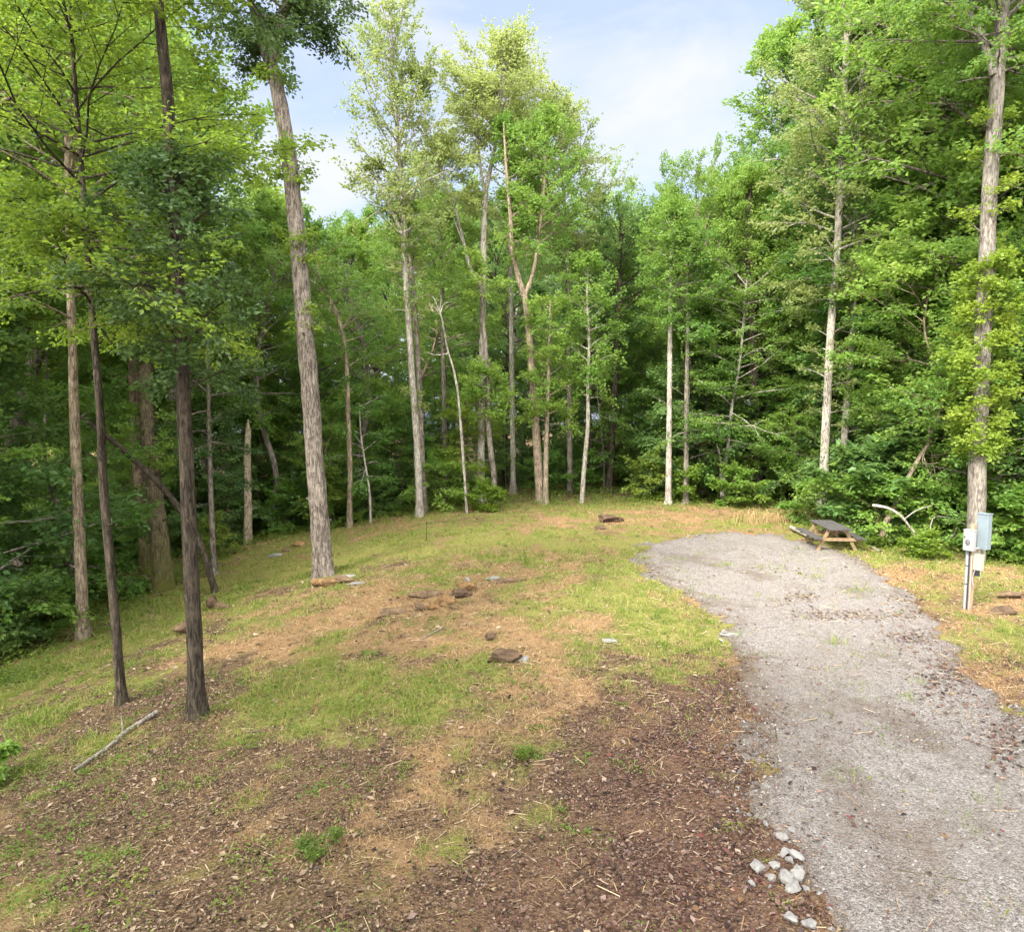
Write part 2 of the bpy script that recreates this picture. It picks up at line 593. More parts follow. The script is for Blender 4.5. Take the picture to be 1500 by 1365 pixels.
# ------------------------------------------------------------------ trees
def leaf_geo(P, D, Nn, L, Wd):
    D = D / (np.linalg.norm(D, axis=1)[:, None] + 1e-9)
    S = np.cross(D, Nn)
    S /= np.linalg.norm(S, axis=1)[:, None] + 1e-9
    U = np.cross(S, D)
    L = L[:, None]
    Wd = Wd[:, None]
    v0 = P
    v2 = P + D * L - U * L * .10
    m = P + D * L * .45 + U * Wd * .12
    v1 = m + S * Wd * .5
    v3 = m - S * Wd * .5
    return np.stack([v0, v1, v2, v3], 1)


def twig_leaves(A, B, rr, tw, lv, tl, leaf, flat, spread=1.0):
    """leaf quads along twigs that spring from the segments A->B"""
    n = len(A)
    d = B - A
    ln = np.linalg.norm(d, axis=1)[:, None] + 1e-9
    d = d / ln
    f = (np.arange(tw)[None, :] + rr.random((n, tw))) / tw
    f = .12 + .92 * f
    S = A[:, None, :] + (B - A)[:, None, :] * f[:, :, None]
    ang = R(55) * (rr.random((n, tw)) * .8 + .35) * np.where((np.arange(tw) % 2)[None, :] == 0, 1, -1)
    c, s = np.cos(ang), np.sin(ang)
    dx = d[:, 0:1] * c - d[:, 1:2] * s
    dy = d[:, 0:1] * s + d[:, 1:2] * c
    dz = d[:, 2:3] + (rr.random((n, tw)) - .55) * .5 * spread
    D = np.stack([dx, dy, dz], -1)
    D /= np.linalg.norm(D, axis=2)[:, :, None] + 1e-9
    T = tl * (.6 + .7 * rr.random((n, tw)))
    S = S.reshape(-1, 3)
    D = D.reshape(-1, 3)
    T = T.reshape(-1)
    m = len(S)
    u = (np.arange(lv)[None, :] + rr.random((m, lv))) / lv
    P = S[:, None, :] + D[:, None, :] * (T[:, None] * u)[:, :, None] + rr.normal(0, .025 * spread + tl * .05, (m, lv, 3))
    side = np.stack([-D[:, 1], D[:, 0], np.zeros(m)], -1)
    sg = np.where((np.arange(lv) % 2)[None, :] == 0, 1, -1) * (.5 + .7 * rr.random((m, lv)))
    LD = D[:, None, :] * .7 + side[:, None, :] * sg[:, :, None] + rr.normal(0, .25, (m, lv, 3))
    LD[:, :, 2] -= .18
    NN = rr.normal(0, 1 - flat * .72, (m, lv, 3))
    NN[:, :, 2] += flat * 1.1
    L = leaf[0] * (.65 + .6 * rr.random((m, lv)))
    Wd = leaf[1] * (.7 + .5 * rr.random((m, lv)))
    return leaf_geo(P.reshape(-1, 3), LD.reshape(-1, 3), NN.reshape(-1, 3), L.ravel(), Wd.ravel())


PROF = {
    'dome': lambda u: max(.12, math.sin(PI * (.14 + .84 * u)) ** .8),
    'cone': lambda u: 1.05 - .85 * u,
    'col': lambda u: .75 + .25 * math.sin(PI * u),
    'vase': lambda u: .45 + .6 * math.sin(PI * (.1 + .75 * u)),
    'flat': lambda u: .6 + .5 * math.sin(PI * (.2 + .7 * u)),
}


def crown(mb, P, Rad, rr, z0=.4, z1=1.0, n=36, len_=3.0, prof='dome', el0=10, el1=55, droop=.25, subs=6, tw=5, lv=8, tl=.38,
          leaf=(.14, .09), flat=.75, spread=1.0, side=None):
    A, B = [], []
    leaf = (leaf[0] * .88, leaf[1] * .86)
    lv += 2
    zn = .15
    if prof in ('dome', 'vase', 'col') and flat < .8:
        el0, el1, flat, spread, droop, zn = el0 + 14, el1 + 8, flat * .62, spread * 1.6, droop * .7, .42
    if prof in ('flat', 'cone') and flat >= .8:
        flat, zn, spread, el1 = flat * .8, .28, spread * 1.3, el1 + 10
    n = int(n)
    for i in range(n):
        u = (i + rr.random()) / n
        t = z0 + (z1 - z0) * u
        st, tg = along(P, t)
        az = i * 2.39996 + rr.normal() * .45
        if side is not None:
            az = side[0] + (rr.random() - .5) * side[1]
        el = R(el0 + (el1 - el0) * u + rr.normal() * 9)
        L = len_ * PROF[prof](u) * (.62 + .6 * rr.random())
        d = np.array([math.cos(az) * math.cos(el), math.sin(az) * math.cos(el), math.sin(el)])
        pts = [st]
        for k in range(5):
            d = d + rr.normal(0, .11, 3) + np.array([0, 0, -droop * .22])
            d /= np.linalg.norm(d)
            pts.append(pts[-1] + d * L / 5)
        pts = np.array(pts)
        ri = float(np.interp(t, np.linspace(0, 1, len(Rad)), Rad))
        r0 = min(ri * .55, .010 + .014 * L)
        if L > .5:
            mb.tube(pts, np.linspace(r0, .005, 6), 5)
        A.append(pts[4]); B.append(pts[5])
        for j in range(subs):
            f = .18 + .8 * (j + rr.random()) / subs
            q, tg = along(pts, f)
            tg = tg / np.linalg.norm(tg)
            a = R(30 + 35 * rr.random()) * (1 if j % 2 else -1)
            c, s = math.cos(a), math.sin(a)
            e = np.array([tg[0] * c - tg[1] * s, tg[0] * s + tg[1] * c, tg[2] * .7 + rr.normal() * zn])
            Ls = L * .52 * (1.1 - .65 * f) * (.7 + .5 * rr.random())
            b = q + e * Ls
            if Ls > .35:
                mb.tube([q, q + e * Ls * .5, b], [max(.004, r0 * .4), .005, .003], 3)
            A.append(q + e * Ls * .1); B.append(b)
    return twig_leaves(np.array(A), np.array(B), rr, tw, lv, tl, leaf, flat, spread)


def leaves_mesh(name, quads):
    V = np.concatenate(quads).reshape(-1, 3)
    return mesh_np(name, V, np.arange(len(V)).reshape(-1, 4))


def trunk_radii(r0, r1, n, pw=.85):
    t = np.linspace(0, 1, n)
    return r1 + (r0 - r1) * (1 - t) ** pw


def make_tree(name, label, base, path, r0, bark, leaf, crowns=(), sprouts=(), forks=(), group=None, cat='tree', seed=1, r1=.02, flare=.95,
              sides=12, rz=0, leaf2=None, broken=False):
    """path: world points from the base up. Returns the root empty."""
    rr = np.random.default_rng(seed)
    base = np.asarray(base, float)
    root = empty(name, base, rz)
    tag(root, label, cat, group)
    P = spline(np.asarray(path, float) - base, 40 if sides > 8 else 18)
    P[0, 2] -= .12
    Rad = trunk_radii(r0, r1, len(P))
    mb = MB()
    mb.tube(P, Rad, sides, rough=.16, rr=rr, flare=flare)
    if broken:
        top = P[-1]
        for k in range(5):
            a = k * 1.3
            mb.tube([top + np.array([math.cos(a) * r1 * .5, math.sin(a) * r1 * .5, -.1]), top + np.array([math.cos(a) * r1 * .3, math.sin(a) * r1 * .3, .12 + .3 * rr.random()])], [r1 * .5, .006], 5)
    if sides > 8:
        for k in range(5):
            t = .08 + .4 * rr.random()
            q, tg = along(P, t)
            a = rr.random() * 2 * PI
            rt = float(np.interp(t, np.linspace(0, 1, len(Rad)), Rad))
            d = np.array([math.cos(a), math.sin(a), .35])
            mb.tube([q + d * rt * .5, q + d * (rt + .05 + .16 * rr.random() ** 2)], [rt * .2, rt * .10], 5)
    paths = {'main': (P, Rad)}
    for (nm, pts, ra, rb) in forks:
        Q = spline(np.asarray(pts, float) - base, 18)
        RQ = np.linspace(ra, rb, 18)
        mb.tube(Q, RQ, 8, rough=.1, rr=rr)
        paths[nm] = (Q, RQ)
    quads, sq = [], []
    for c in crowns:
        c = dict(c)
        p = paths[c.pop('on', 'main')]
        quads.append(crown(mb, p[0], p[1], rr, **c))
    for c in sprouts:
        c = dict(c)
        p = paths[c.pop('on', 'main')]
        sq.append(crown(mb, p[0], p[1], rr, **c))
    mb.build('trunk', BARK[bark], root, smooth=True)
    if quads:
        link('crown', leaves_mesh('crown', quads), LEAF[leaf], root)
    if sq:
        link('trunk_foliage', leaves_mesh('trunk_foliage', sq), LEAF[leaf2 or leaf], root)
    return root


def copy_tree(o, loc, rz, sc, label=None, group=None):
    c = o.copy()
    COL.objects.link(c)
    c.location, c.rotation_euler, c.scale = loc, (0, 0, rz), (sc, sc, sc)
    if label:
        c['label'] = label
    if group:
        c['group'] = group
    for ch in o.children:
        d = ch.copy()
        COL.objects.link(d)
        d.parent = c
    return c


def pxpath(pts, Y, wob=.0, seed=0):
    rr = np.random.default_rng(seed + 99)
    out = []
    for i, (px, py) in enumerate(pts):
        out.append(at(px, py, Y + (rr.normal() * wob if i else 0)))
    return out


HEROES = []
SHORT = {3: 'dark bushy trunk', 4: 'slender black stem', 5: 'pale smooth trunk', 6: 'thick mossy trunk', 10: 'broken snag', 12: 'biggest trunk',
         15: 'pale ringed trunk', 19: 'high-forking tall tree', 21: 'Y-forked tan trunk', 23: 'white wavy stem', 25: 'pole-like pale tree',
         27: 'twin-stemmed young tree', 29: 'stouter pale trunk', 31: 'vine-wrapped trunk'}


def hero(name, label, pts, wpx, bark, leaf=None, Y=None, **kw):
    """pts: pixels from the base up; wpx: trunk width at the base in pixels"""
    b = on_ground(*pts[0])
    if Y is not None:
        b = at(pts[0][0], pts[0][1], Y)
        b[2] = gz(b[0], b[1])
    Yb = b[1]
    HEROES.append((Yb, pts, SHORT.get(kw.get('seed'))))
    path = [b] + pxpath(pts[1:], Yb, wob=kw.pop('wob', .12), seed=kw.get('seed', 1))
    forks = []
    for (nm, fp, wa, wb) in kw.pop('forks', ()):
        q = pxpath(fp, Yb, .1, 5)
        forks.append((nm, q, wa * Yb / F / 2, wb * Yb / F / 2))
    return make_tree(name, label, b, path, wpx * Yb / F / 2, bark, leaf, forks=forks, r1=kw.pop('wtop', 3) * Yb / F / 2, **kw)

#@@SPLIT
# ------------------------------------------------------------------ ground and driveway
def dsd(x, y):
    return sdf(DRIVE, x, y) + .9 * (fbm(x * 1.3, y * 1.3, 9) - .5) + .7 * (fbm(x * 5, y * 5, 12, 4) - .5)


def strip(x, y):
    """the strip of dense red-brown leaves along the left side of the gravel"""
    d = -sdf(DRIVE, x, y) + 1.6 * (fbm(x * .8, y * .8, 66) - .5)
    return 1 / (1 + np.exp((d - 2.3) / .35)) / (1 + np.exp((y - 12.5) / .6))


def build_ground():
    xs = np.unique(np.concatenate([np.linspace(-15, 20, 351), -15 - np.geomspace(.3, 160, 46), 20 + np.geomspace(.3, 160, 46)]))
    ys = np.unique(np.concatenate([np.linspace(3, 12, 100), np.linspace(12, 34, 170), 34 + np.geomspace(.3, 190, 50), 3 - np.geomspace(.3, 30, 16)]))
    X, Y = np.meshgrid(xs, ys)
    Z = h(X, Y)
    V = np.stack([X.ravel(), Y.ravel(), Z.ravel()], 1)
    nx, ny = len(xs), len(ys)
    i = (np.arange(ny - 1)[:, None] * nx + np.arange(nx - 1)[None, :]).ravel()
    Q = np.stack([i, i + 1, i + nx + 1, i + nx], 1)
    me = mesh_np('ground', V, Q, smooth=True)
    G, S, L, O = zones(V[:, 0], V[:, 1])
    a = me.color_attributes.new('zones', 'FLOAT_COLOR', 'POINT')
    a.data.foreach_set('color', np.stack([G, S, L, strip(V[:, 0], V[:, 1])], 1).astype(np.float32).ravel())
    o = link('ground', me, ground_mat())
    tag(o, kind='structure')
    # gravel bed with feathered edge
    xs = np.arange(0, 16, .07)
    ys = np.arange(3.0, 24.5, .07)
    X, Y = np.meshgrid(xs, ys)
    sd = sdf(DRIVE, X, Y) + .9 * (fbm(X * 1.3, Y * 1.3, 9) - .5) + .7 * (fbm(X * 5, Y * 5, 12, 4) - .5)
    Z = h(X, Y) - .05 + .075 * np.clip(sd / .35 + .5, 0, 1) + .02 * (fbm(X * 1.1, Y * 1.1, 15) - .5) * np.clip(sd, 0, 1)
    V = np.stack([X.ravel(), Y.ravel(), Z.ravel()], 1)
    nx, ny = len(xs), len(ys)
    i = (np.arange(ny - 1)[:, None] * nx + np.arange(nx - 1)[None, :]).ravel()
    Q = np.stack([i, i + 1, i + nx + 1, i + nx], 1)
    keep = (sd.ravel()[Q].max(1) > -.3)
    Q = Q[keep]
    used, inv = np.unique(Q, return_inverse=True)
    me = mesh_np('driveway', V[used], inv.reshape(-1, 4), smooth=True)
    q = V[used]
    e = np.clip(1 - sd.ravel()[used] / .45, 0, 1) * .8 + .9 * np.clip((fbm(q[:, 0] * .8, q[:, 1] * .5, 71) - .60) * 4, 0, .6)
    a = me.color_attributes.new('soil', 'FLOAT_COLOR', 'POINT')
    a.data.foreach_set('color', np.repeat(e[:, None], 4, 1).astype(np.float32).ravel())
    o = link('driveway', me, gravel_mat())
    tag(o, kind='structure')


build_ground()


def dsd(x, y):
    return sdf(DRIVE, x, y) + .9 * (fbm(x * 1.3, y * 1.3, 9) - .5) + .7 * (fbm(x * 5, y * 5, 12, 4) - .5)


def surf(x, y):
    z = h(x, y)
    sd = dsd(x, y)
    return np.where(sd > -.3, np.maximum(z, z - .05 + .075 * np.clip(sd / .35 + .5, 0, 1)), z)


def wedge(n, y0, y1, rr, p=1.0):
    """points over the visible ground, denser near the camera"""
    t = rr.random(n)
    y = y0 + (y1 - y0) * t ** p
    x = (rr.random(n) * 2 - 1) * (.80 * y + 1.2)
    return x, y


# ------------------------------------------------------------------ things nobody could count
def blades(name, cx, cy, rr, per, spread, hgt, wid, lean, mat, label=None):
    n = len(cx)
    x = np.repeat(cx, per) + rr.normal(0, 1, n * per) * np.repeat(spread, per)
    y = np.repeat(cy, per) + rr.normal(0, 1, n * per) * np.repeat(spread, per)
    z = surf(x, y) - .01
    hh = np.repeat(hgt, per) * (.5 + .8 * rr.random(n * per))
    w = np.repeat(wid, per) * (.7 + .6 * rr.random(n * per))
    a = rr.random(n * per) * 2 * PI
    b = rr.random(n * per) * 2 * PI
    l = hh * lean * (.3 + rr.random(n * per))
    P = np.stack([x, y, z], 1)
    wv = np.stack([np.cos(a), np.sin(a), np.zeros_like(a)], 1) * w[:, None] / 2
    lv = np.stack([np.cos(b), np.sin(b), np.zeros_like(a)], 1)
    M = P + lv * l[:, None] * .35 + np.array([0, 0, 1]) * hh[:, None] * .6
    T = P + lv * l[:, None] + np.array([0, 0, 1]) * (hh * (1 - .25 * lean))[:, None]
    V = np.stack([P - wv, P + wv, M + wv * .75, M - wv * .75, T], 1).reshape(-1, 3)
    i = np.arange(n * per) * 5
    Q = np.stack([i, i + 1, i + 2, i + 3], 1)
    Tt = np.stack([i + 3, i + 2, i + 4], 1)
    o = link(name, mesh_np(name, V, Q, Tt), mat)
    tag(o, label, kind='stuff')
    return o


GRASS = chip_mat('grass_blade', [(.09, .16, .02), (.14, .215, .028), (.20, .26, .04), (.28, .28, .075), (.16, .235, .03), (.105, .18, .022), (.33, .28, .12)], .6, .3, .3)
DRY = chip_mat('dry_grass_blade', [(.24, .16, .07), (.36, .25, .12), (.45, .34, .18), (.30, .19, .085), (.20, .13, .06)], .8, .2, .2)
LIT = chip_mat('litter_flake', [(.012, .008, .008), (.036, .02, .018), (.07, .036, .03), (.105, .055, .042), (.155, .092, .072), (.30, .225, .175), (.12, .036, .030), (.055, .038, .040), (.16, .09, .04), (.028, .02, .017), (.20, .15, .12), (.09, .052, .05)], .8, .25)
LIT2 = chip_mat('dry_litter_flake', [(.018, .012, .009), (.048, .03, .02), (.09, .056, .036), (.14, .09, .058), (.21, .15, .10), (.32, .245, .17), (.10, .055, .035), (.14, .085, .045)], .85, .25)
STRAW = chip_mat('straw_stem', [(.34, .25, .15), (.46, .36, .23), (.24, .17, .10), (.13, .09, .06)], .8, .2)
STONE = chip_mat('gravel_stone', [(.07, .065, .062), (.12, .11, .105), (.165, .152, .146), (.21, .195, .188), (.27, .255, .247)], .9, .25)


def scatter_grass():
    rr = np.random.default_rng(21)
    X, Y, S, Hh, Wd = [], [], [], [], []
    for (n, y0, y1, p) in ((16000, 4.8, 12, .7), (19000, 12, 20, .7), (19000, 20, 33, .75)):
        x, y = wedge(n, y0, y1, rr, p)
        g, s, l, o = zones(x, y)
        d = dsd(x, y)
        keep = rr.random(n) < np.where(d > -.05, .02 + .10 * (fbm(x * 1.7, y * 1.7, 93) > .60), np.clip(g * 1.25 - .05, .03, 1) * np.clip((fbm(x * 4.5, y * 4.5, 88, 3) - .36) * 5, .12, 1)) * (1 - o)
        x, y, g = x[keep], y[keep], g[keep]
        X.append(x); Y.append(y)
        S.append(.05 + .05 * rr.random(len(x)) + y * .002)
        Hh.append((.034 + .16 * rr.random(len(x)) ** 6) * (.7 + .5 * g))
        Wd.append(.0045 + .00055 * y)
    X, Y, S, Hh, Wd = map(np.concatenate, (X, Y, S, Hh, Wd))
    blades('grass', X, Y, rr, 13, S, Hh, Wd, .9, GRASS)
    X, Y, S, Hh, Wd = [], [], [], [], []
    for (n, y0, y1, p) in ((9000, 4.8, 12, .7), (11000, 12, 20, .7), (11000, 20, 33, .75)):
        x, y = wedge(n, y0, y1, rr, p)
        g, s, l, o = zones(x, y)
        d = dsd(x, y)
        keep = rr.random(n) < np.where(d > -.05, .01, np.clip(s * .8 + g * .22 + .04, 0, 1)) * (1 - o)
        x, y = x[keep], y[keep]
        X.append(x); Y.append(y)
        S.append(.07 + .06 * rr.random(len(x)))
        Hh.append(.05 + .05 * rr.random(len(x)))
        Wd.append(.004 + .0005 * y)
    X, Y, S, Hh, Wd = map(np.concatenate, (X, Y, S, Hh, Wd))
    blades('dry_grass', X, Y, rr, 9, S, Hh, Wd, 1.7, DRY)


def scatter_litter():
    rr = np.random.default_rng(31)
    Xs, Ys, Sz = [], [], []
    for (n, y0, y1, p, sz) in ((230000, 4.6, 12, .75, .021), (70000, 12, 20, .7, .036), (34000, 20, 40, .7, .06)):
        x, y = wedge(n, y0, y1, rr, p)
        g, s, l, o = zones(x, y)
        d = dsd(x, y)
        patch = (fbm(x * .9, y * .9, 77) > .57)
        cl = np.clip((fbm(x * 1.8, y * 1.8, 79) - .32) * 4.5, .35, 1)
        keep = rr.random(n) < np.where(d > .0, .012 + .10 * patch + .35 * np.exp(-np.maximum(d, 0) / .35), cl * np.clip(l * 1.0 + s * .34 + g * .12, 0, 1))
        Xs.append(x[keep]); Ys.append(y[keep]); q = rr.random(keep.sum()); Sz.append(sz * (.5 + q ** 2 * 1.2 + 1.1 * (q > .97)))
    # drifts of leaves lying on the gravel
    for (px, py, rx, ry, k) in ((1175, 878, 26, 12, 150), (1225, 902, 55, 7, 230), (1310, 905, 45, 8, 110), (1335, 935, 35, 12, 160), (1385, 1000, 38, 30, 260), (1330, 880, 30, 10, 90), (1470, 1090, 30, 40, 160)):
        for _ in range(k):
            q = on_plane(px + rr.normal() * rx * .6, py + rr.normal() * ry * .6, h_base)
            Xs.append(np.array([q[0]])); Ys.append(np.array([q[1]])); Sz.append(np.array([.05 * (.6 + rr.random() * .7)]))
    x, y, sz = map(np.concatenate, (Xs, Ys, Sz))
    n = len(x)
    P = np.stack([x, y, surf(x, y) + .004 + rr.random(n) * .02], 1)
    a = rr.random(n) * 2 * PI
    D = np.stack([np.cos(a), np.sin(a), rr.normal(0, .28, n)], 1)
    Nn = rr.normal(0, .38, (n, 3)) + np.array([0, 0, 1])
    V = leaf_geo(P, D, Nn, sz * 1.5, sz * (.35 + .7 * rr.random(n))).reshape(-1, 3)
    red = np.repeat(rr.random(n) < .12 + .88 * strip(x, y), 4)
    for nm, sel, mt in (('leaf_litter', red, LIT), ('dry_litter', ~red, LIT2)):
        W = V[sel]
        tag(link(nm, mesh_np(nm, W, np.arange(len(W)).reshape(-1, 4)), mt), kind='stuff')
    # straw stems and small twigs
    n = 8000
    x, y = wedge(n, 4.6, 20, rr, .75)
    g, s, l, o_ = zones(x, y)
    keep = rr.random(n) < np.where(dsd(x, y) > 0, .08, .55)
    x, y = x[keep], y[keep]
    n = len(x)
    a = rr.normal(.5, .9, n)
    Ls = .05 + .22 * rr.random(n) ** 2.2
    P = np.stack([x, y, surf(x, y) + .012], 1)
    D = np.stack([np.cos(a), np.sin(a), rr.normal(0, .10, n)], 1) * Ls[:, None]
    Wv = np.stack([-np.sin(a), np.cos(a), np.zeros(n)], 1) * (.002 + .003 * rr.random(n))[:, None]
    Uv = np.array([0, 0, .005])
    V = np.stack([P - Wv, P + Wv, P + D + Wv, P + D - Wv, P + Uv, P + D + Uv], 1).reshape(-1, 3)
    i = np.arange(n) * 6
    Q = np.concatenate([np.stack([i, i + 4, i + 5, i + 3], 1), np.stack([i + 4, i + 1, i + 2, i + 5], 1)])
    tag(link('straw_litter', mesh_np('straw_litter', V, Q), STRAW), kind='stuff')


def scatter_stones():
    rr = np.random.default_rng(41)
    X, Y, Sz = [], [], []
    for (n, y0, y1, p, sz) in ((46000, 4.8, 10, .75, .0105), (16000, 10, 24, .7, .017)):
        x, y = wedge(n, y0, y1, rr, p)
        m = (x > -1)
        x, y = x[m], y[m]
        d = dsd(x, y)
        keep = rr.random(len(x)) < np.where(d > 0, .55, .55 * np.exp(d / .22))
        k = keep.sum()
        X.append(x[keep]); Y.append(y[keep])
        edge = np.exp(-(d[keep] / .25) ** 2)
        Sz.append(sz * (.5 + rr.random(k) ** 3 * 1.6) * (1 + edge * .9 * rr.random(k)))
    x, y, sz = map(np.concatenate, (X, Y, Sz))
    n = len(x)
    O = np.array([[1, 0, 0], [0, 1, 0], [-1, 0, 0], [0, -1, 0], [0, 0, .8], [0, 0, -.6]], float)
    Tq = np.array([[0, 1, 4], [1, 2, 4], [2, 3, 4], [3, 0, 4], [1, 0, 5], [2, 1, 5], [3, 2, 5], [0, 3, 5]])
    V = O[None] * (.7 + .6 * rr.random((n, 6, 1)))
    a = rr.random(n) * 2 * PI
    c, s = np.cos(a)[:, None], np.sin(a)[:, None]
    Vx = V[:, :, 0] * c - V[:, :, 1] * s
    Vy = V[:, :, 0] * s + V[:, :, 1] * c
    t = rr.normal(0, .5, n)[:, None]
    Vz = V[:, :, 2] * np.cos(t) - Vx * np.sin(t)
    V = np.stack([Vx, Vy * (.6 + .4 * rr.random(n))[:, None], Vz], 2) * sz[:, None, None]
    V = V + np.stack([x, y, surf(x, y) + sz * .2], 1)[:, None, :]
    T = (Tq[None] + (np.arange(n) * 6)[:, None, None]).reshape(-1, 3)
    tag(link('gravel_stones', mesh_np('gravel_stones', V.reshape(-1, 3), None, T), STONE), kind='stuff')


def scatter_weeds():
    """low leafy ground cover: along the woods' edge and in green patches"""
    rr = np.random.default_rng(51)
    X, Y, Hs, Ls = [], [], [], []
    for (n, y0, y1, p) in ((9000, 4.8, 14, .8), (9000, 14, 40, .8)):
        x, y = wedge(n, y0, y1, rr, p)
        g, s, l, o = zones(x, y)
        e = sdf(CLEAR, x, y)
        left = (x < -.52 * y)
        pt = np.clip((fbm(x * 1.6, y * 1.6, 97) - .50) * 6, 0, 1)
        dens = .9 * np.exp(-(e / .8) ** 2) + np.where(e < 0, .5, 0) + .24 * g + np.where(left, .40 * (g + .25), 0) + .34 * pt * (y < 14) * np.clip(1.0 - (x + 1) / 4, .25, 1)
        keep = (rr.random(n) < dens) & (dsd(x, y) < -.15)
        k = keep.sum()
        X.append(x[keep]); Y.append(y[keep])
        edge = np.clip(np.exp(-(e[keep] / 1.2) ** 2) + (e[keep] < 0), 0, 1)
        Hs.append((.03 + .10 * rr.random(k) ** 2) + edge * (.08 + .30 * rr.random(k) ** 2))
        Ls.append(.022 + .03 * rr.random(k) ** 2 + edge * .05)
    x, y, hs, ls = map(np.concatenate, (X, Y, Hs, Ls))
    n, per = len(x), 22
    A = np.repeat(np.stack([x, y, surf(x, y)], 1), per, 0)
    hh = np.repeat(hs, per)
    L = np.repeat(ls, per) * (.7 + .6 * rr.random(n * per))
    off = rr.normal(0, 1, (n * per, 3)) * np.stack([hh * .75 + .03, hh * .75 + .03, hh * 0], 1)
    off[:, 2] = hh * rr.random(n * per) ** .7
    a = rr.random(n * per) * 2 * PI
    D = np.stack([np.cos(a), np.sin(a), rr.normal(0, .3, n * per)], 1)
    Nn = rr.normal(0, .45, (n * per, 3)) + np.array([0, 0, 1])
    V = leaf_geo(A + off, D, Nn, L, L * .62).reshape(-1, 3)
    tag(link('ground_cover', mesh_np('ground_cover', V, np.arange(len(V)).reshape(-1, 4)), LEAF['weed']), kind='stuff')


scatter_grass()
scatter_litter()
scatter_stones()
scatter_weeds()

# ------------------------------------------------------------------ trees one can tell apart, from the photograph
def S(z0, z1, n, len_=.55, lv=7, tw=4, leaf=(.12, .085), **k):
    return dict(z0=z0, z1=z1, n=n, len_=len_, prof='col', el0=15, el1=35, droop=.5, subs=2, tw=tw, lv=lv, tl=.26, leaf=leaf, flat=.6, **k)


# left foreground
hero('dark_barked_tree', 'dark barked straight tree with bushy dark leaves up its trunk, nearest to the camera',
     [(290, 1050), (279, 820), (268, 560), (256, 330), (246, 150), (232, 0), (220, -180), (214, -330)], 23, 'dark', 'dark', wtop=8, seed=3,
     crowns=[dict(z0=.78, z1=1.0, n=28, len_=2.6, prof='dome', el0=0, el1=45, droop=.55, subs=7, tw=6, lv=9, tl=.32, leaf=(.12, .07), flat=.55)],
     sprouts=[dict(z0=.27, z1=.50, n=32, len_=1.2, prof='dome', el0=10, el1=35, droop=.8, subs=4, tw=5, lv=8, tl=.26, leaf=(.11, .065), flat=.45)])
hero('slender_tree', 'slender black stemmed tree with flat sprays of yellow-green leaves and thin bare side branches',
     [(179, 1030), (168, 900), (152, 720), (147, 610), (135, 460), (124, 310), (115, 190), (106, 70), (100, -10)], 14, 'dark', 'yellow', wtop=3, seed=4, wob=.1,
     crowns=[dict(z0=.48, z1=1.0, n=46, len_=2.8, prof='flat', el0=2, el1=40, droop=.1, subs=8, tw=7, lv=9, tl=.30, leaf=(.10, .065), flat=.95)])
hero('pale_trunk_tree', 'pale smooth trunked tree standing lowest on the left slope',
     [(122, 936), (117, 800), (110, 640), (106, 500), (101, 330), (98, 160), (96, 20)], 17, 'tan', 'fresh', wtop=5, seed=5,
     crowns=[dict(z0=.50, z1=1.0, n=30, len_=3.2, prof='dome', el0=5, el1=45, subs=6, tw=5, lv=9, leaf=(.13, .085))])
hero('mossy_tree', 'thick mossy trunked tree, front one of the close pair on the left slope',
     [(241, 862), (232, 780), (222, 680), (213, 580), (208, 420), (204, 250), (202, 80)], 27, 'mossy', 'fresh', wtop=9, seed=6,
     crowns=[dict(z0=.55, z1=1.0, n=30, len_=3.6, prof='dome', el0=5, el1=45, subs=6, tw=5, lv=9, leaf=(.14, .09))],
     sprouts=[S(.30, .46, 16, .9)])
hero('mossy_tree', 'thinner brown tree just behind the thick mossy trunk on the left slope',
     [(216, 838), (210, 750), (202, 680), (196, 560), (190, 400), (186, 240)], 18, 'brown', 'mid', wtop=8, seed=7,
     crowns=[dict(z0=.5, z1=1.0, n=26, len_=3.0, prof='dome', subs=6, tw=5, lv=8, leaf=(.14, .09))])
hero('leaning_dead_tree', 'dark dead tree leaning left across the mossy pair of trunks',
     [(316, 868), (290, 790), (255, 735), (214, 690), (170, 650), (122, 612)], 10, 'dark', None, wtop=7, seed=8, cat='dead tree', flare=.2)
hero('thin_tree', 'thin grey stemmed tree right beside the foot of the leaning dead tree',
     [(314, 842), (310, 760), (307, 660), (305, 560), (303, 430)], 9, 'grey', 'dark', wtop=3, seed=9,
     crowns=[dict(z0=.42, z1=1.0, n=18, len_=1.6, prof='flat', el0=0, el1=30, subs=6, tw=4, lv=8, leaf=(.12, .08), flat=.85)])
hero('broken_snag', 'bare broken-topped dead trunk with a pointed splintered top',
     [(363, 797), (363, 730), (362, 660), (364, 628)], 12, 'dead', None, wtop=8, seed=10, cat='dead tree', flare=.15, broken=True)
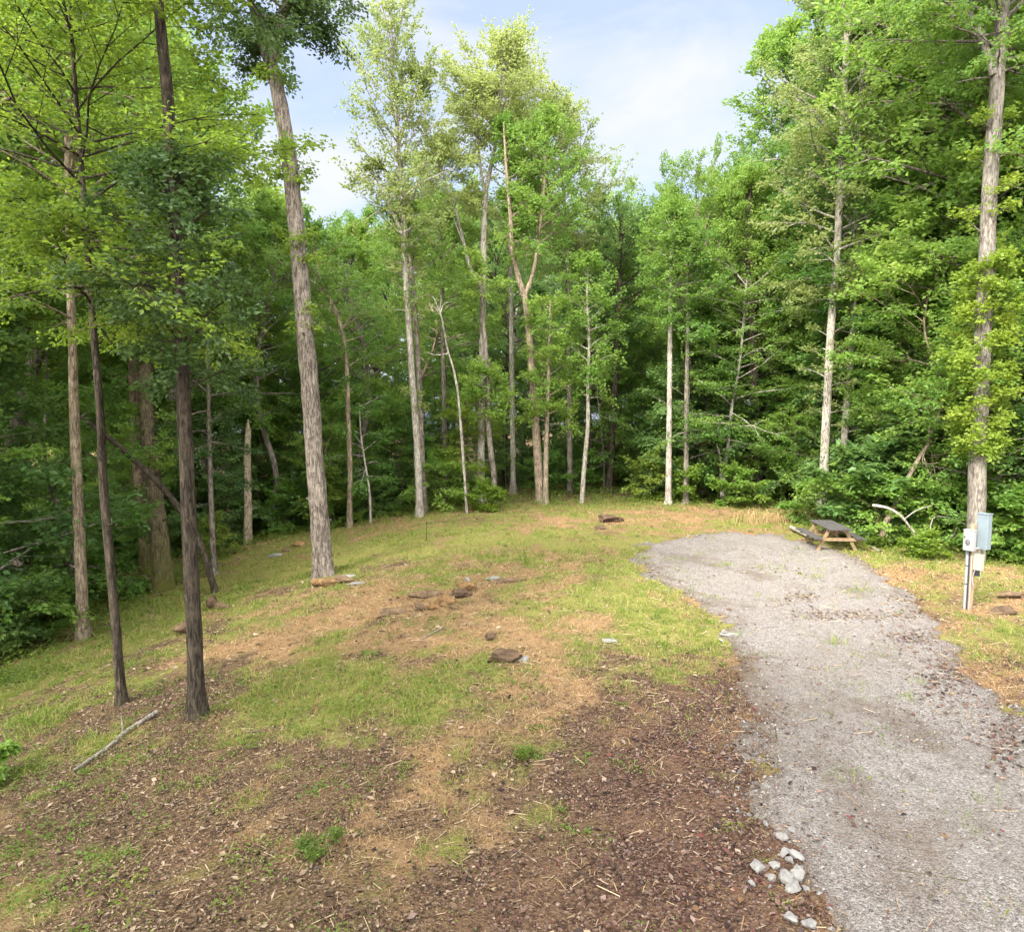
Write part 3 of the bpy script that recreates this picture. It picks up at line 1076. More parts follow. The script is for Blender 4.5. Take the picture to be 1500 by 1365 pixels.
hero('big_forked_tree', 'biggest trunk in the clearing, rough grey bark, leaning slightly with a flared foot',
     [(474, 843), (465, 720), (455, 580), (444, 450), (433, 320), (421, 215), (404, 120), (396, 92)], 27, 'grey', 'dark', wtop=17, seed=12, wob=.05, sides=18, flare=.75,
     forks=[('a', [(397, 96), (408, 50), (420, 0), (432, -90), (440, -220)], 17, 4), ('b', [(396, 96), (386, 70), (372, 20), (350, -60), (330, -180)], 15, 4)],
     crowns=[dict(on='a', z0=.20, z1=1, n=26, len_=1.9, prof='dome', el0=0, el1=50, droop=.5, subs=6, tw=6, lv=9, leaf=(.13, .08), flat=.55),
             dict(on='b', z0=.25, z1=1, n=26, len_=1.9, prof='dome', el0=0, el1=50, droop=.5, subs=6, tw=6, lv=9, leaf=(.13, .08), flat=.55)],
     sprouts=[S(.83, .89, 5, .5), S(.50, .54, 5, .6), S(.63, .70, 8, .7), S(.38, .42, 3, .4)], leaf2='yellow')
hero('thin_tree', 'thin tan stemmed tree at the clearing edge just right of the biggest trunk',
     [(512, 772), (513, 690), (510, 600), (507, 520), (494, 460), (470, 410), (455, 330)], 8, 'tan', 'mid', wtop=3, seed=13,
     crowns=[dict(z0=.45, z1=1.0, n=22, len_=2.2, prof='dome', subs=6, tw=4, lv=8, leaf=(.14, .09))], sprouts=[S(.3, .4, 4, .7)])
hero('sapling', 'white stemmed curved sapling between the tan stemmed tree and the pale ringed trunk',
     [(543, 766), (541, 720), (535, 680), (529, 640), (526, 590)], 4, 'pale', 'mid', wtop=1.5, seed=14,
     crowns=[dict(z0=.35, z1=1.0, n=14, len_=1.3, prof='flat', el0=0, el1=30, subs=5, tw=4, lv=8, leaf=(.12, .08), flat=.9)])
# centre, at the far edge of the clearing
hero('tall_pale_tree', 'tall pale tree with a ringed trunk and thin airy top, leftmost of the centre group',
     [(615, 757), (611, 660), (604, 560), (597, 450), (592, 370), (590, 300), (583, 215), (577, 130), (575, 55)], 11, 'pale', 'pale', wtop=2.5, seed=15, wob=.05,
     forks=[('a', [(592, 350), (578, 318), (562, 285), (545, 250)], 6, 2), ('b', [(583, 215), (600, 160), (620, 110)], 5, 1.5)],
     crowns=[dict(z0=.50, z1=1.0, n=50, len_=2.9, prof='vase', el0=12, el1=62, droop=.1, subs=6, tw=4, lv=6, leaf=(.15, .10), flat=.5),
             dict(on='a', z0=.3, z1=1, n=10, len_=1.2, prof='dome', subs=5, tw=4, lv=7, leaf=(.15, .10)),
             dict(on='b', z0=.2, z1=1, n=10, len_=1.3, prof='dome', subs=5, tw=4, lv=7, leaf=(.15, .10))],
     sprouts=[S(.20, .23, 4, .7), S(.34, .5, 12, 1.2)])
hero('thin_tree', 'greyish second trunk standing close behind the tall pale ringed tree',
     [(622, 748), (617, 640), (613, 540), (608, 450), (602, 380), (598, 310)], 9, 'grey', 'fresh', wtop=4, seed=16, Y=29,
     crowns=[dict(z0=.55, z1=1.0, n=22, len_=2.0, prof='dome', subs=6, tw=4, lv=8, leaf=(.14, .09))])
hero('dead_sapling', 'bare white crooked dead sapling with a twiggy top beside the pale ringed trunk',
     [(684, 752), (676, 640), (671, 580), (664, 540), (655, 510), (648, 470), (642, 452)], 4, 'pale', None, wtop=1.6, seed=17, cat='dead tree', flare=.1,
     forks=[('a', [(645, 462), (634, 448), (622, 452)], 2, .7), ('b', [(645, 460), (650, 446), (662, 442)], 2, .7), ('c', [(643, 456), (636, 438), (628, 430)], 2, .7),
            ('d', [(657, 518), (640, 520), (622, 516)], 2.2, .8), ('e', [(644, 456), (646, 440), (644, 428)], 2, .6)])
hero('sapling', 'yellowish bushy sapling in front of the pair of centre trunks',
     [(687, 738), (683, 700), (680, 670), (678, 630), (680, 590)], 6, 'tan', 'yellow', wtop=2, seed=18,
     crowns=[dict(z0=.40, z1=1.0, n=24, len_=1.35, prof='dome', el0=0, el1=40, subs=5, tw=4, lv=8, leaf=(.14, .09), flat=.8)])
hero('forked_tall_tree', 'tall tan tree forking high into bright bare limbs in the middle of the far edge',
     [(705, 737), (705, 650), (706, 560), (707, 470), (708, 400), (709, 340), (711, 280)], 11, 'pale', 'pale', wtop=8, seed=19, wob=.03,
     forks=[('a', [(711, 282), (720, 240), (728, 200), (733, 150), (738, 90)], 7, 2), ('b', [(710, 282), (704, 245), (700, 205), (697, 150)], 5, 1.8),
            ('c', [(706, 420), (690, 395), (678, 350), (668, 310), (652, 265), (645, 225)], 6, 2), ('d', [(684, 370), (672, 340), (664, 318)], 3, 1.5)],
     crowns=[dict(on='a', z0=.55, z1=1, n=46, len_=2.6, prof='dome', el0=0, el1=65, subs=6, tw=4, lv=7, leaf=(.15, .10), flat=.5),
             dict(on='b', z0=.64, z1=1, n=26, len_=2.0, prof='dome', el0=0, el1=60, subs=6, tw=4, lv=7, leaf=(.15, .10), flat=.5),
             dict(on='c', z0=.6, z1=1, n=30, len_=1.9, prof='dome', el0=0, el1=60, subs=6, tw=4, lv=7, leaf=(.15, .10), flat=.5)],
     sprouts=[S(.44, .56, 10, .9), S(.26, .36, 9, .9)], leaf2='fresh')
hero('crooked_tree', 'crooked grey stem with a kink near its foot, in front of the forked tan tree',
     [(725, 742), (723, 690), (719, 660), (715, 610), (715, 560), (711, 500), (707, 450), (706, 400)], 9, 'grey', 'fresh', wtop=4, seed=20, flare=.2,
     crowns=[dict(z0=.42, z1=.62, n=18, len_=1.2, prof='dome', el0=0, el1=30, subs=5, tw=4, lv=8, leaf=(.15, .10)), dict(z0=.8, z1=1, n=10, len_=1.6, subs=5, tw=4, lv=8, leaf=(.15, .10))])
hero('tan_fork_tree', 'thick tan trunk forking into a Y halfway up, in the middle of the far edge',
     [(792, 737), (786, 650), (780, 560), (775, 490), (768, 430)], 13, 'tan', 'fresh', wtop=8, seed=21, wob=.04,
     forks=[('a', [(768, 434), (758, 400), (751, 370), (748, 320), (743, 270), (738, 180)], 9, 3), ('b', [(769, 432), (778, 410), (784, 385), (790, 340), (798, 260), (800, 180)], 7, 3)],
     crowns=[dict(on='a', z0=.55, z1=1, n=30, len_=1.5, side=(0.6, 3.0), prof='dome', el0=0, el1=60, subs=6, tw=4, lv=8, leaf=(.15, .10), flat=.55),
             dict(on='b', z0=.45, z1=1, n=36, len_=2.3, prof='dome', el0=0, el1=60, subs=6, tw=4, lv=8, leaf=(.15, .10), flat=.55)])
hero('thin_tree', 'leafy pale stem standing just in front of the thick tan Y-forked trunk',
     [(799, 738), (800, 660), (802, 600), (804, 520), (806, 440)], 8, 'dead', 'fresh', wtop=3, seed=22,
     crowns=[dict(z0=.40, z1=1.0, n=30, len_=1.2, prof='col', el0=0, el1=35, subs=5, tw=4, lv=8, leaf=(.14, .095), flat=.7)])
hero('thin_tree', 'white thin wavy stem alone at the far edge, with open leafy top',
     [(852, 737), (856, 680), (861, 620), (861, 560), (863, 500), (860, 440), (862, 380)], 7, 'pale', 'fresh', wtop=2, seed=23, flare=.15,
     crowns=[dict(z0=.42, z1=1.0, n=34, len_=1.5, prof='dome', el0=5, el1=45, subs=5, tw=4, lv=7, leaf=(.14, .095), flat=.7)])
hero('dark_tree', 'dark slim trunk set back in shade right of the white wavy stem',
     [(892, 715), (897, 640), (901, 560), (905, 480), (908, 390), (910, 320)], 10, 'dark', 'blue', Y=34, wtop=5, seed=24,
     crowns=[dict(z0=.5, z1=1.0, n=30, len_=3.0, prof='dome', subs=6, tw=5, lv=8, leaf=(.15, .10))])
hero('columnar_tree', 'straight pale pole-like tree with a narrow column of leaves high up',
     [(979, 738), (980, 660), (981, 560), (982, 480), (983, 410), (985, 350), (986, 315)], 9, 'pale', 'fresh', wtop=3, seed=25,
     crowns=[dict(z0=.48, z1=1.0, n=46, len_=1.6, prof='dome', el0=0, el1=50, subs=5, tw=4, lv=8, leaf=(.14, .095), flat=.65)])
hero('thin_tree', 'grey-green stem just right of the pale pole-like tree, with a leafy vine at its foot',
     [(1005, 738), (1005, 660), (1006, 560), (1007, 470), (1006, 400), (1004, 345)], 8, 'grey', 'mid', wtop=3, seed=26,
     crowns=[dict(z0=.5, z1=1.0, n=30, len_=1.9, prof='dome', subs=5, tw=4, lv=8, leaf=(.14, .095))], sprouts=[S(.02, .16, 12, .5, leaf=(.16, .12))], leaf2='yellow')
hero('sapling', 'slim pale twin-stemmed young tree with wide flat leaf layers, right of the grey-green stem',
     [(1061, 737), (1062, 690), (1068, 640), (1073, 590), (1084, 530), (1090, 460), (1094, 410)], 6, 'pale', 'fresh', wtop=2.5, seed=27,
     forks=[('a', [(1058, 740), (1056, 700), (1055, 670), (1050, 650)], 5, 2)],
     crowns=[dict(z0=.28, z1=1.0, n=42, len_=3.0, prof='flat', el0=-4, el1=25, droop=.15, subs=7, tw=5, lv=8, leaf=(.13, .08), flat=1.0)])
hero('dark_tree', 'dark thick trunk half hidden behind layered leaves left of the pale pair',
     [(1111, 742), (1109, 650), (1105, 560), (1101, 460), (1099, 360), (1098, 280)], 16, 'dark', 'fresh', Y=31, wtop=9, seed=28,
     crowns=[dict(z0=.42, z1=1.0, n=34, len_=3.0, prof='dome', subs=6, tw=5, lv=8, leaf=(.15, .10))])
hero('tall_pale_tree', 'pale straight trunk, stouter of the pale pair behind the picnic table',
     [(1203, 756), (1208, 660), (1213, 560), (1218, 470), (1226, 370), (1232, 240), (1238, 120), (1242, 0), (1246, -120)], 13, 'pale', 'pale', wtop=6, seed=29, wob=.05,
     crowns=[dict(z0=.40, z1=1.0, n=60, len_=3.0, prof='dome', el0=0, el1=50, subs=6, tw=5, lv=8, leaf=(.15, .10), flat=.6)], sprouts=[S(.16, .36, 14, 1.1)])
hero('tall_pale_tree', 'pale slimmer trunk, right one of the pale pair behind the picnic table',
     [(1231, 752), (1236, 660), (1243, 560), (1250, 470), (1253, 380), (1256, 250), (1262, 120), (1268, -20)], 11, 'pale', 'mid', wtop=4, seed=30, wob=.05,
     crowns=[dict(z0=.38, z1=1.0, n=50, len_=2.6, prof='dome', el0=0, el1=50, subs=6, tw=5, lv=8, leaf=(.15, .10), flat=.6)], sprouts=[S(.10, .34, 18, 1.1)])
hero('big_vine_tree', 'big pale grey trunk behind the utility post, wrapped in a yellow-green vine',
     [(1429, 822), (1432, 690), (1436, 590), (1440, 480), (1446, 370), (1450, 270), (1459, 150), (1465, 60), (1474, -60), (1484, -220)], 24, 'ash', 'fresh', wtop=14, seed=31, wob=.05, sides=16, flare=.35,
     forks=[('a', [(1456, 110), (1440, 60), (1415, 10), (1380, -60), (1350, -140)], 11, 3)],
     crowns=[dict(z0=.70, z1=1.0, n=40, len_=3.2, prof='dome', el0=0, el1=45, droop=.4, subs=6, tw=5, lv=9, leaf=(.14, .08), flat=.6),
             dict(on='a', z0=.2, z1=1, n=22, len_=2.4, prof='dome', el0=0, el1=45, subs=6, tw=5, lv=9, leaf=(.14, .08), flat=.6)],
     sprouts=[S(.13, .42, 80, .75, lv=8, tw=5, leaf=(.13, .085)), S(.38, .66, 14, .7)], leaf2='yellow')

hero('tall_pale_tree', 'broad pale green crown rising behind the thick tan Y-forked trunk', [(835, 720), (834, 560), (832, 420), (828, 320), (822, 240), (816, 170)], 8, 'grey', 'pale', Y=34, wtop=3, seed=41,
     crowns=[dict(z0=.45, z1=1.0, n=54, len_=3.0, prof='dome', el0=5, el1=55, subs=6, tw=5, lv=7, leaf=(.15, .10), flat=.55)])
hero('tall_pale_tree', 'full pale crown behind the high fork of the tall tan tree', [(752, 720), (750, 560), (748, 420), (745, 300), (748, 190), (750, 95)], 8, 'pale', 'pale', Y=34.5, wtop=3, seed=42,
     crowns=[dict(z0=.50, z1=1.0, n=50, len_=2.9, prof='dome', el0=5, el1=55, subs=6, tw=5, lv=7, leaf=(.15, .10), flat=.55)])
hero('tall_pale_tree', 'light green crown between the pale ringed trunk and the forked tall tree', [(652, 720), (650, 560), (648, 450), (646, 370), (644, 310)], 7, 'grey', 'fresh', Y=34, wtop=3, seed=43,
     crowns=[dict(z0=.40, z1=1.0, n=40, len_=2.4, prof='dome', el0=5, el1=55, subs=6, tw=5, lv=7, leaf=(.15, .10), flat=.55)])
# ------------------------------------------------------------------ the woods around: each tree and shrub a thing, copied from a few of each kind
SKY = np.array([(-400, -500), (300, -500), (330, -60), (350, 225), (400, 275), (470, 298), (520, 302), (560, 305), (850, 285), (880, 290), (930, 285), (1010, 275), (1035, 290),
                (1050, 225), (1072, 135), (1105, 60), (1130, 10), (1160, -80), (1250, -300), (2600, -500)], float)


def sky_top(px):
    return float(np.interp(px, SKY[:, 0], SKY[:, 1]))


rr = np.random.default_rng(101)
HEROES.append((20.4, [(1270, 790), (1290, 780), (1312, 760), (1335, 760), (1358, 780), (1380, 790)], None))
PROTO = {}


def proto(kind, i, loc):
    r = np.random.default_rng(1000 + 37 * i + sum(map(ord, kind)))
    b = np.array([0., 0., 0.])
    if kind == 'forest_tree':
        H = 15.0
        pts = [b + np.array([r.normal() * .18 * k, r.normal() * .18 * k, H * k / 5]) for k in range(6)]
        lf = ['mid', 'fresh', 'blue', 'mid', 'fresh', 'yellow'][i]
        o = make_tree('forest_tree', None, b, pts, .17, ['grey', 'tan', 'dark', 'pale', 'grey', 'tan'][i], lf, seed=200 + i, sides=8, r1=.03,
                      crowns=[dict(z0=.34 if i != 3 else .22, z1=1.0, n=50, len_=3.3, prof=['dome', 'vase', 'dome', 'dome', 'dome', 'dome'][i], el0=0, el1=55, droop=.3, subs=6, tw=5, lv=[9, 12, 8, 11, 9, 11][i], leaf=[(.165, .11), (.135, .09), (.19, .125), (.145, .10), (.17, .10), (.14, .095)][i], flat=.6)])
    elif kind == 'young_tree':
        H = 7.0
        pts = [b + np.array([r.normal() * .10 * k, r.normal() * .10 * k, H * k / 4]) for k in range(5)]
        lf = ['mid', 'blue', 'fresh', 'mid'][i]
        o = make_tree('young_tree', None, b, pts, .055, ['grey', 'pale', 'tan', 'dark'][i], lf, seed=300 + i, sides=6, r1=.012,
                      crowns=[dict(z0=.14, z1=1.0, n=30, len_=2.3, prof=['flat', 'cone', 'flat', 'col'][i], el0=-2, el1=35, droop=.2, subs=7, tw=5, lv=[10, 9, 11, 8][i], leaf=[(.135, .085), (.16, .10), (.125, .085), (.15, .08)][i], flat=.95)])
    else:
        H = 1.7
        pts = [b + np.array([r.normal() * .06 * k, r.normal() * .06 * k, H * k / 3]) for k in range(4)]
        lf = ['mid', 'fresh', 'blue', 'weed'][i]
        o = make_tree('shrub', None, b, pts, .022, 'brown', lf, seed=400 + i, sides=6, r1=.006, cat='shrub',
                      crowns=[dict(z0=.05, z1=1.0, n=22, len_=1.1, prof='dome', el0=10, el1=60, droop=.3, subs=5, tw=4, lv=7, tl=.25, leaf=(.14, .10), flat=.85)])
    return o, H


def place(kind, i, x, y, Ht, label, group, cat):
    k = (kind, i)
    loc = (x, y, gz(x, y) - .03)
    rz = rr.random() * 2 * PI
    if k not in PROTO:
        o, H = proto(kind, i, loc)
        PROTO[k] = (o, H)
        o.location, o.rotation_euler = loc, (0, 0, rz)
        o.scale = (Ht / H,) * 3
        tag(o, label, cat, group)
    else:
        o, H = PROTO[k]
        copy_tree(o, loc, rz, Ht / H, label, group)
        tag(COL.objects[-1], None)


def region(px):
    return 'left' if px < 420 else ('back' if px < 1030 else 'right')


TEXT = {
    ('forest_tree', 'left'): ('tall forest tree deep in the dark woods below the left slope', 'forest trees below the left slope'),
    ('forest_tree', 'back'): ('tall forest tree in the dark woods behind the far edge of the clearing', 'forest trees behind the far edge'),
    ('forest_tree', 'right'): ('tall leafy forest tree in the bright woods behind the picnic table and utility post', 'forest trees behind the picnic table'),
    ('young_tree', 'left'): ('young layered understory tree in shade below the left slope', 'young trees below the left slope'),
    ('young_tree', 'back'): ('young layered understory tree in shade behind the far edge trunks', 'young trees behind the far edge'),
    ('young_tree', 'right'): ('young layered understory tree filling the woods behind the picnic table', 'young trees behind the picnic table'),
    ('shrub', 'left'): ('low leafy shrub at the dark foot of the left woods', 'shrubs below the left slope'),
    ('shrub', 'back'): ('low leafy shrub along the far edge of the clearing', 'shrubs along the far edge'),
    ('shrub', 'right'): ('low leafy shrub along the woods edge beside the picnic table and utility post', 'shrubs beside the picnic table'),
}


def blocks(px, y, rad):
    """would a tree here stand in front of one of the individually built trees?"""
    for Yh, pts, _ in HEROES:
        if y < Yh + .4:
            for p in pts[:6]:
                if abs(px - p[0]) * y / F < rad * (2.0 if pts[0][0] == 1429 else 1.5 if pts[0][0] == 705 else 1):
                    return True
    return False


LOOK = {'forest_tree': ['grey-trunked mid-green forest tree', 'tan-trunked light-green forest tree', 'dark-trunked cool-green forest tree', 'pale-trunked mid-green forest tree',
                        'grey-trunked light-green forest tree', 'tan-trunked yellow-green forest tree'],
        'young_tree': ['mid-green layered young tree', 'pale-stemmed cool-green young tree', 'light-green layered young tree', 'dark-stemmed young tree'],
        'shrub': ['mid-green low shrub', 'light-green low shrub', 'cool-green low shrub', 'small-leaved low shrub']}


def word(kind, i, px, e):
    """which one it is: its look, how deep it stands in the woods, and the nearest tree one can name"""
    best = min((q for q in HEROES if q[2]), key=lambda q: abs(q[1][0][0] - px))
    d = px - best[1][0][0]
    rel = 'straight behind' if abs(d) < 22 else ('just ' if abs(d) < 70 else 'well ') + ('right' if d > 0 else 'left') + ' of'
    return LOOK[kind][i] + (' at the woods edge, ' if e < 4 else ' in the woods, ' if e < 15 else ' deep in the woods, ') + rel + ' the ' + best[2]


def fill(kind, nvar, want, e0, e1, hmin, hmax, mind, ymin=7.0, bias=1.0, px0=-260, px1=1760, over=0):
    pts = []
    tries = 0
    while len(pts) < want and tries < want * 400:
        tries += 1
        px = px0 + (px1 - px0) * rr.random()
        d = ray(px, 600)
        y = 12 + 78 * rr.random() ** 1.3
        x = d[0] / d[1] * y
        e = -float(sdf(CLEAR, np.array([x]), np.array([y]))[0])
        if e < e0 or e > e1 or y < ymin:
            continue
        if rr.random() > math.exp(-bias * (e - e0) / (e1 - e0)):
            continue
        if blocks(px, y, {'forest_tree': 2.3, 'young_tree': 1.7, 'shrub': .6}[kind]):
            continue
        if any((x - a) ** 2 + (y - b) ** 2 < mind ** 2 for a, b in pts):
            continue
        z = gz(x, y)
        top = 4.2 + (594 - sky_top(px)) / F * y
        # the crown is wide: respect the skyline on both sides too
        for dp in (-1.8, 1.8):
            q = px + dp * F / y
            top = min(top, 4.2 + (594 - sky_top(q)) / F * y)
        Hm = (top - z) * .97
        Ht = hmin + (hmax - hmin) * rr.random()
        if kind == 'forest_tree':
            if Hm < 8:
                continue
            Ht = min(Hm * (1 - .22 * rr.random() ** 1.5), hmax)
        Ht = min(Ht, Hm)
        if Ht < hmin * .7:
            continue
        pts.append((x, y))
        rg = region(px)
        lb, gr = TEXT[(kind, rg)]
        i = rr.integers(nvar)
        if kind == 'forest_tree' and rg == 'left' and rr.random() < .5:
            i = 5
        if rg == 'right' and rr.random() < .55:
            i = {'forest_tree': (1, 4)[rr.integers(2)], 'young_tree': 2, 'shrub': 1}[kind]
        lb = word(kind, int(i), px, e)
        place(kind, int(i), x, y, Ht, lb, gr, {'forest_tree': 'tree', 'young_tree': 'young tree', 'shrub': 'shrub'}[kind])


fill('forest_tree', 5, 130, 1.2, 60, 9, 23, 2.4, bias=1.1)
fill('young_tree', 4, 150, .8, 30, 3.5, 8.5, 1.4, bias=1.4)
fill('young_tree', 4, 45, 4, 40, 6, 10, 2.0, bias=.5)
fill('young_tree', 4, 34, .8, 9, 5, 9.5, 1.3, bias=.6, px0=1010, px1=1760)
fill('forest_tree', 5, 18, .8, 10, 9, 20, 1.7, bias=.5, px0=1060, px1=1760)
fill('shrub', 4, 90, .1, 12, .8, 2.0, .7, bias=1.5)
fill('shrub', 4, 60, 6, 45, 1.2, 2.6, 1.2, bias=.5)
fill('shrub', 4, 26, .1, 4, .9, 2.2, .6, bias=.8, px0=1180, px1=1700)

for (x, y, i, Ht) in ((-12.0, 1.5, 2, 17), (-15.5, 6.0, 0, 15), (-6.0, -2.6, 0, 17), (-1.0, -4.6, 2, 17), (3.6, -5.2, 0, 17), (-9.6, -2.2, 2, 16)):
    place('forest_tree', i, x, y, Ht, 'tall forest tree on the near side of the clearing, shading the foreground', 'forest trees on the near side', 'tree')

# ------------------------------------------------------------------ rocks, stumps, sticks
ROCK = {'brown': simple_mat('rock_brown', (.04, .026, .016), (.20, .135, .08), ns=9, rough=.9, spec=.2, bstr=.8),
        'ochre': simple_mat('rock_ochre', (.06, .035, .016), (.31, .185, .085), ns=8, rough=.9, spec=.2, bstr=.8),
        'dark': simple_mat('rock_dark', (.03, .020, .013), (.14, .09, .056), ns=7, rough=.9, spec=.2, bstr=.8),
        'grey': simple_mat('rock_grey', (.12, .115, .11), (.30, .285, .27), ns=6, rough=.9, spec=.2, bstr=.6),
        'white': simple_mat('rock_white', (.14, .132, .125), (.31, .295, .28), ns=6, rough=.9, spec=.2, bstr=.6)}
import bmesh


def rock(px, py, sx, sy, sz, col, label, group=None, rz=0.0, seed=1, name='rock', cat='rock', sink=.22, tilt=0.0):
    r = np.random.default_rng(seed)
    bm = bmesh.new()
    bmesh.ops.create_icosphere(bm, subdivisions=3 if group is None else 2, radius=1)
    pl = [(lambda v: v / np.linalg.norm(v))(r.normal(0, 1, 3)) for _ in range(8)]
    cut = .45 + .27 * r.random(8)
    off = r.random(3) * 50
    for v in bm.verts:
        p = np.array(v.co)
        for q, c in zip(pl, cut):
            d = p @ q
            if d > c:
                p = p - q * (d - c)
        ly = (p[2] * 3.2 + p[0] * .5) % 1.0
        f = 1 + (.05 if ly > .5 else -.04) + r.normal() * .018 + .55 * (float(fbm(p[0] * 2 + off[0], p[1] * 2 + p[2] * 1.7 + off[1], 3)) - .5)
        v.co = p * f * np.array([sx, sy, sz]) / 2
    if group is None:
        sx, sy, sz = sx * 1.2, sy * 1.2, sz * 1.25
        for v in bm.verts:
            v.co = v.co * 1.2
            v.co.z *= 1.12
    me = bpy.data.meshes.new(name)
    bm.to_mesh(me)
    bm.free()
    o = link(name, me, ROCK[col])
    b = on_ground(px, py)
    o.location = (b[0], b[1], b[2] + sz * (.5 - sink))
    o.rotation_euler = (tilt, tilt * .6, rz)
    tag(o, label, cat, group)
    return o


rock(478, 857, .62, .40, .24, 'ochre', 'orange-brown slab of rock lying at the foot of the biggest trunk', seed=1, rz=.2)
rock(502, 853, .55, .32, .20, 'brown', 'mossy brown rock beside the orange slab at the biggest trunk', seed=2, rz=-.2)
rock(463, 858, .28, .24, .18, 'ochre', 'small rusty rock left of the slab at the biggest trunk', seed=3)
rock(524, 856, .40, .20, .07, 'grey', 'thin grey flat stone right of the rocks at the biggest trunk', seed=4, rz=.3)
rock(508, 845, .5, .2, .06, 'grey', 'pale flat stone lying behind the rocks at the biggest trunk', seed=5, rz=.1)
rock(674, 874, .46, .32, .20, 'dark', 'dark shadowed slab at the right end of the clearing rocks', seed=6, rz=.15)
rock(680, 866, .40, .30, .14, 'ochre', 'ochre flat rock lying on the dark slab', seed=7, sink=-.25)
rock(684, 861, .14, .12, .10, 'white', 'small whitish stone topping the clearing rocks', seed=8, sink=-1.2)
rock(653, 885, .38, .26, .22, 'ochre', 'rusty orange angular rock in front of the dark slab', seed=9, rz=.6, tilt=.2)
rock(636, 892, .26, .2, .18, 'ochre', 'pale ochre pointed rock in the row of clearing rocks', seed=10, rz=.2)
rock(618, 893, .30, .2, .16, 'brown', 'brown low rock left of the ochre pointed rock', seed=11)
rock(665, 892, .22, .15, .09, 'brown', 'small flat brown stone right of the rusty angular rock', seed=12)
rock(628, 873, .75, .34, .16, 'brown', 'long mossy brown rock behind the row of clearing rocks', seed=13, rz=.1)
rock(572, 899, .55, .3, .18, 'brown', 'half-buried brown rock left of the row of clearing rocks', seed=14, rz=.2)
rock(738, 853, 1.05, .22, .14, 'brown', 'long low reddish brown slab up the slope from the clearing rocks', seed=15, rz=.15)
rock(724, 849, .35, .2, .1, 'grey', 'grey flat stone at the left end of the long reddish slab', seed=16)
rock(740, 970, .50, .34, .22, 'dark', 'dark rotted lump with a bark-brown hollow in the green grass', seed=17, rz=.2, name='rotten_stump', cat='stump')
rock(765, 968, .22, .14, .10, 'grey', 'small grey stone beside the dark rotted lump', seed=18)
rock(720, 937, .20, .12, .16, 'dark', 'small dark stub of wood above the dark rotted lump', seed=19, name='rotten_stub', cat='stump')
rock(272, 926, .55, .42, .26, 'brown', 'rough brown rock left of the dark barked tree', seed=20, rz=.4)
rock(282, 940, .30, .2, .10, 'ochre', 'small ochre stone in front of the rough brown rock', seed=21)
rock(310, 890, .34, .3, .34, 'dark', 'dark mossy stump at the foot of the leaning dead tree', seed=22, name='mossy_stump', cat='stump')
rock(326, 891, .40, .28, .16, 'brown', 'brown rock right of the dark mossy stump', seed=23)
rock(436, 800, .48, .3, .20, 'ochre', 'ochre mound of clay behind the biggest trunk', seed=24, name='clay_mound', cat='mound')
rock(405, 815, .62, .3, .12, 'grey', 'grey flat slab among debris left of the biggest trunk', seed=25, rz=.3)
rock(420, 808, .40, .22, .12, 'brown', 'brown stone between the clay mound and the grey slab', seed=26)
rock(890, 765, 1.0, .6, .26, 'dark', 'dark heap of rotted debris near the far edge', seed=27, rz=.3, name='debris_heap', cat='debris')
rock(878, 775, .5, .3, .14, 'dark', 'smaller dark lump in front of the dark debris heap', seed=28, name='debris_heap', cat='debris')
rock(1068, 932, .32, .2, .10, 'grey', 'pale flat stone on the grassy edge of the gravel', seed=29, rz=.2)
rock(892, 939, .3, .2, .06, 'grey', 'thin pinkish grey stone flush with the straw left of the gravel', seed=30)
rock(1478, 874, .7, .35, .16, 'brown', 'brown slab in the grass right of the utility post', seed=31, rz=.1)
rock(1474, 898, .5, .3, .14, 'dark', 'dark rock in front of the brown slab by the utility post', seed=32)
STN = [(1112, 1274, .125, 'grey', 'square grey stone set left of the white stone heap'), (1156, 1262, .09, 'white', 'whitish stone at the upper middle of the stone heap'),
       (1146, 1228, .10, 'white', 'pale stone standing apart above the stone heap'), (1150, 1252, .10, 'white', 'pale stone at the upper left of the stone heap'),
       (1168, 1256, .13, 'white', 'broad pale stone at the upper right of the stone heap'), (1134, 1270, .10, 'white', 'round pale stone between the square stone and the heap'),
       (1150, 1288, .15, 'grey', 'largest greyish stone in the middle of the stone heap'), (1168, 1288, .14, 'white', 'large pale stone right of the largest greyish one'),
       (1162, 1304, .14, 'white', 'wide pale stone at the front of the stone heap'), (1130, 1288, .09, 'white', 'small pale stone at the left front of the stone heap'),
       (1168, 1272, .07, 'white', 'narrow white stone in the middle of the stone heap'), (1180, 1304, .07, 'grey', 'small grey stone at the right front of the stone heap'),
       (1102, 1296, .07, 'white', 'small white stone alone in leaves left of the stone heap'), (1122, 1208, .07, 'white', 'small white stone lying in the dark leaves above the heap'),
       (1160, 1348, .11, 'white', 'pale stone below the heap beside green weeds'), (1185, 1358, .12, 'grey', 'grey stone at the lower edge beside the gravel'),
       (1160, 1218, .10, 'grey', 'flat grey stone at the gravel edge above the heap'), (1126, 1155, .08, 'grey', 'grey stone on the gravel edge well above the heap')]
for k, (px, py, s, c, lb) in enumerate(STN):
    rock(px, py, s * 1.3, s * 1.05, s * .85, c, lb, 'stones heaped at the gravel edge', rz=k * 1.3, seed=60 + k, sink=.2, tilt=.15)


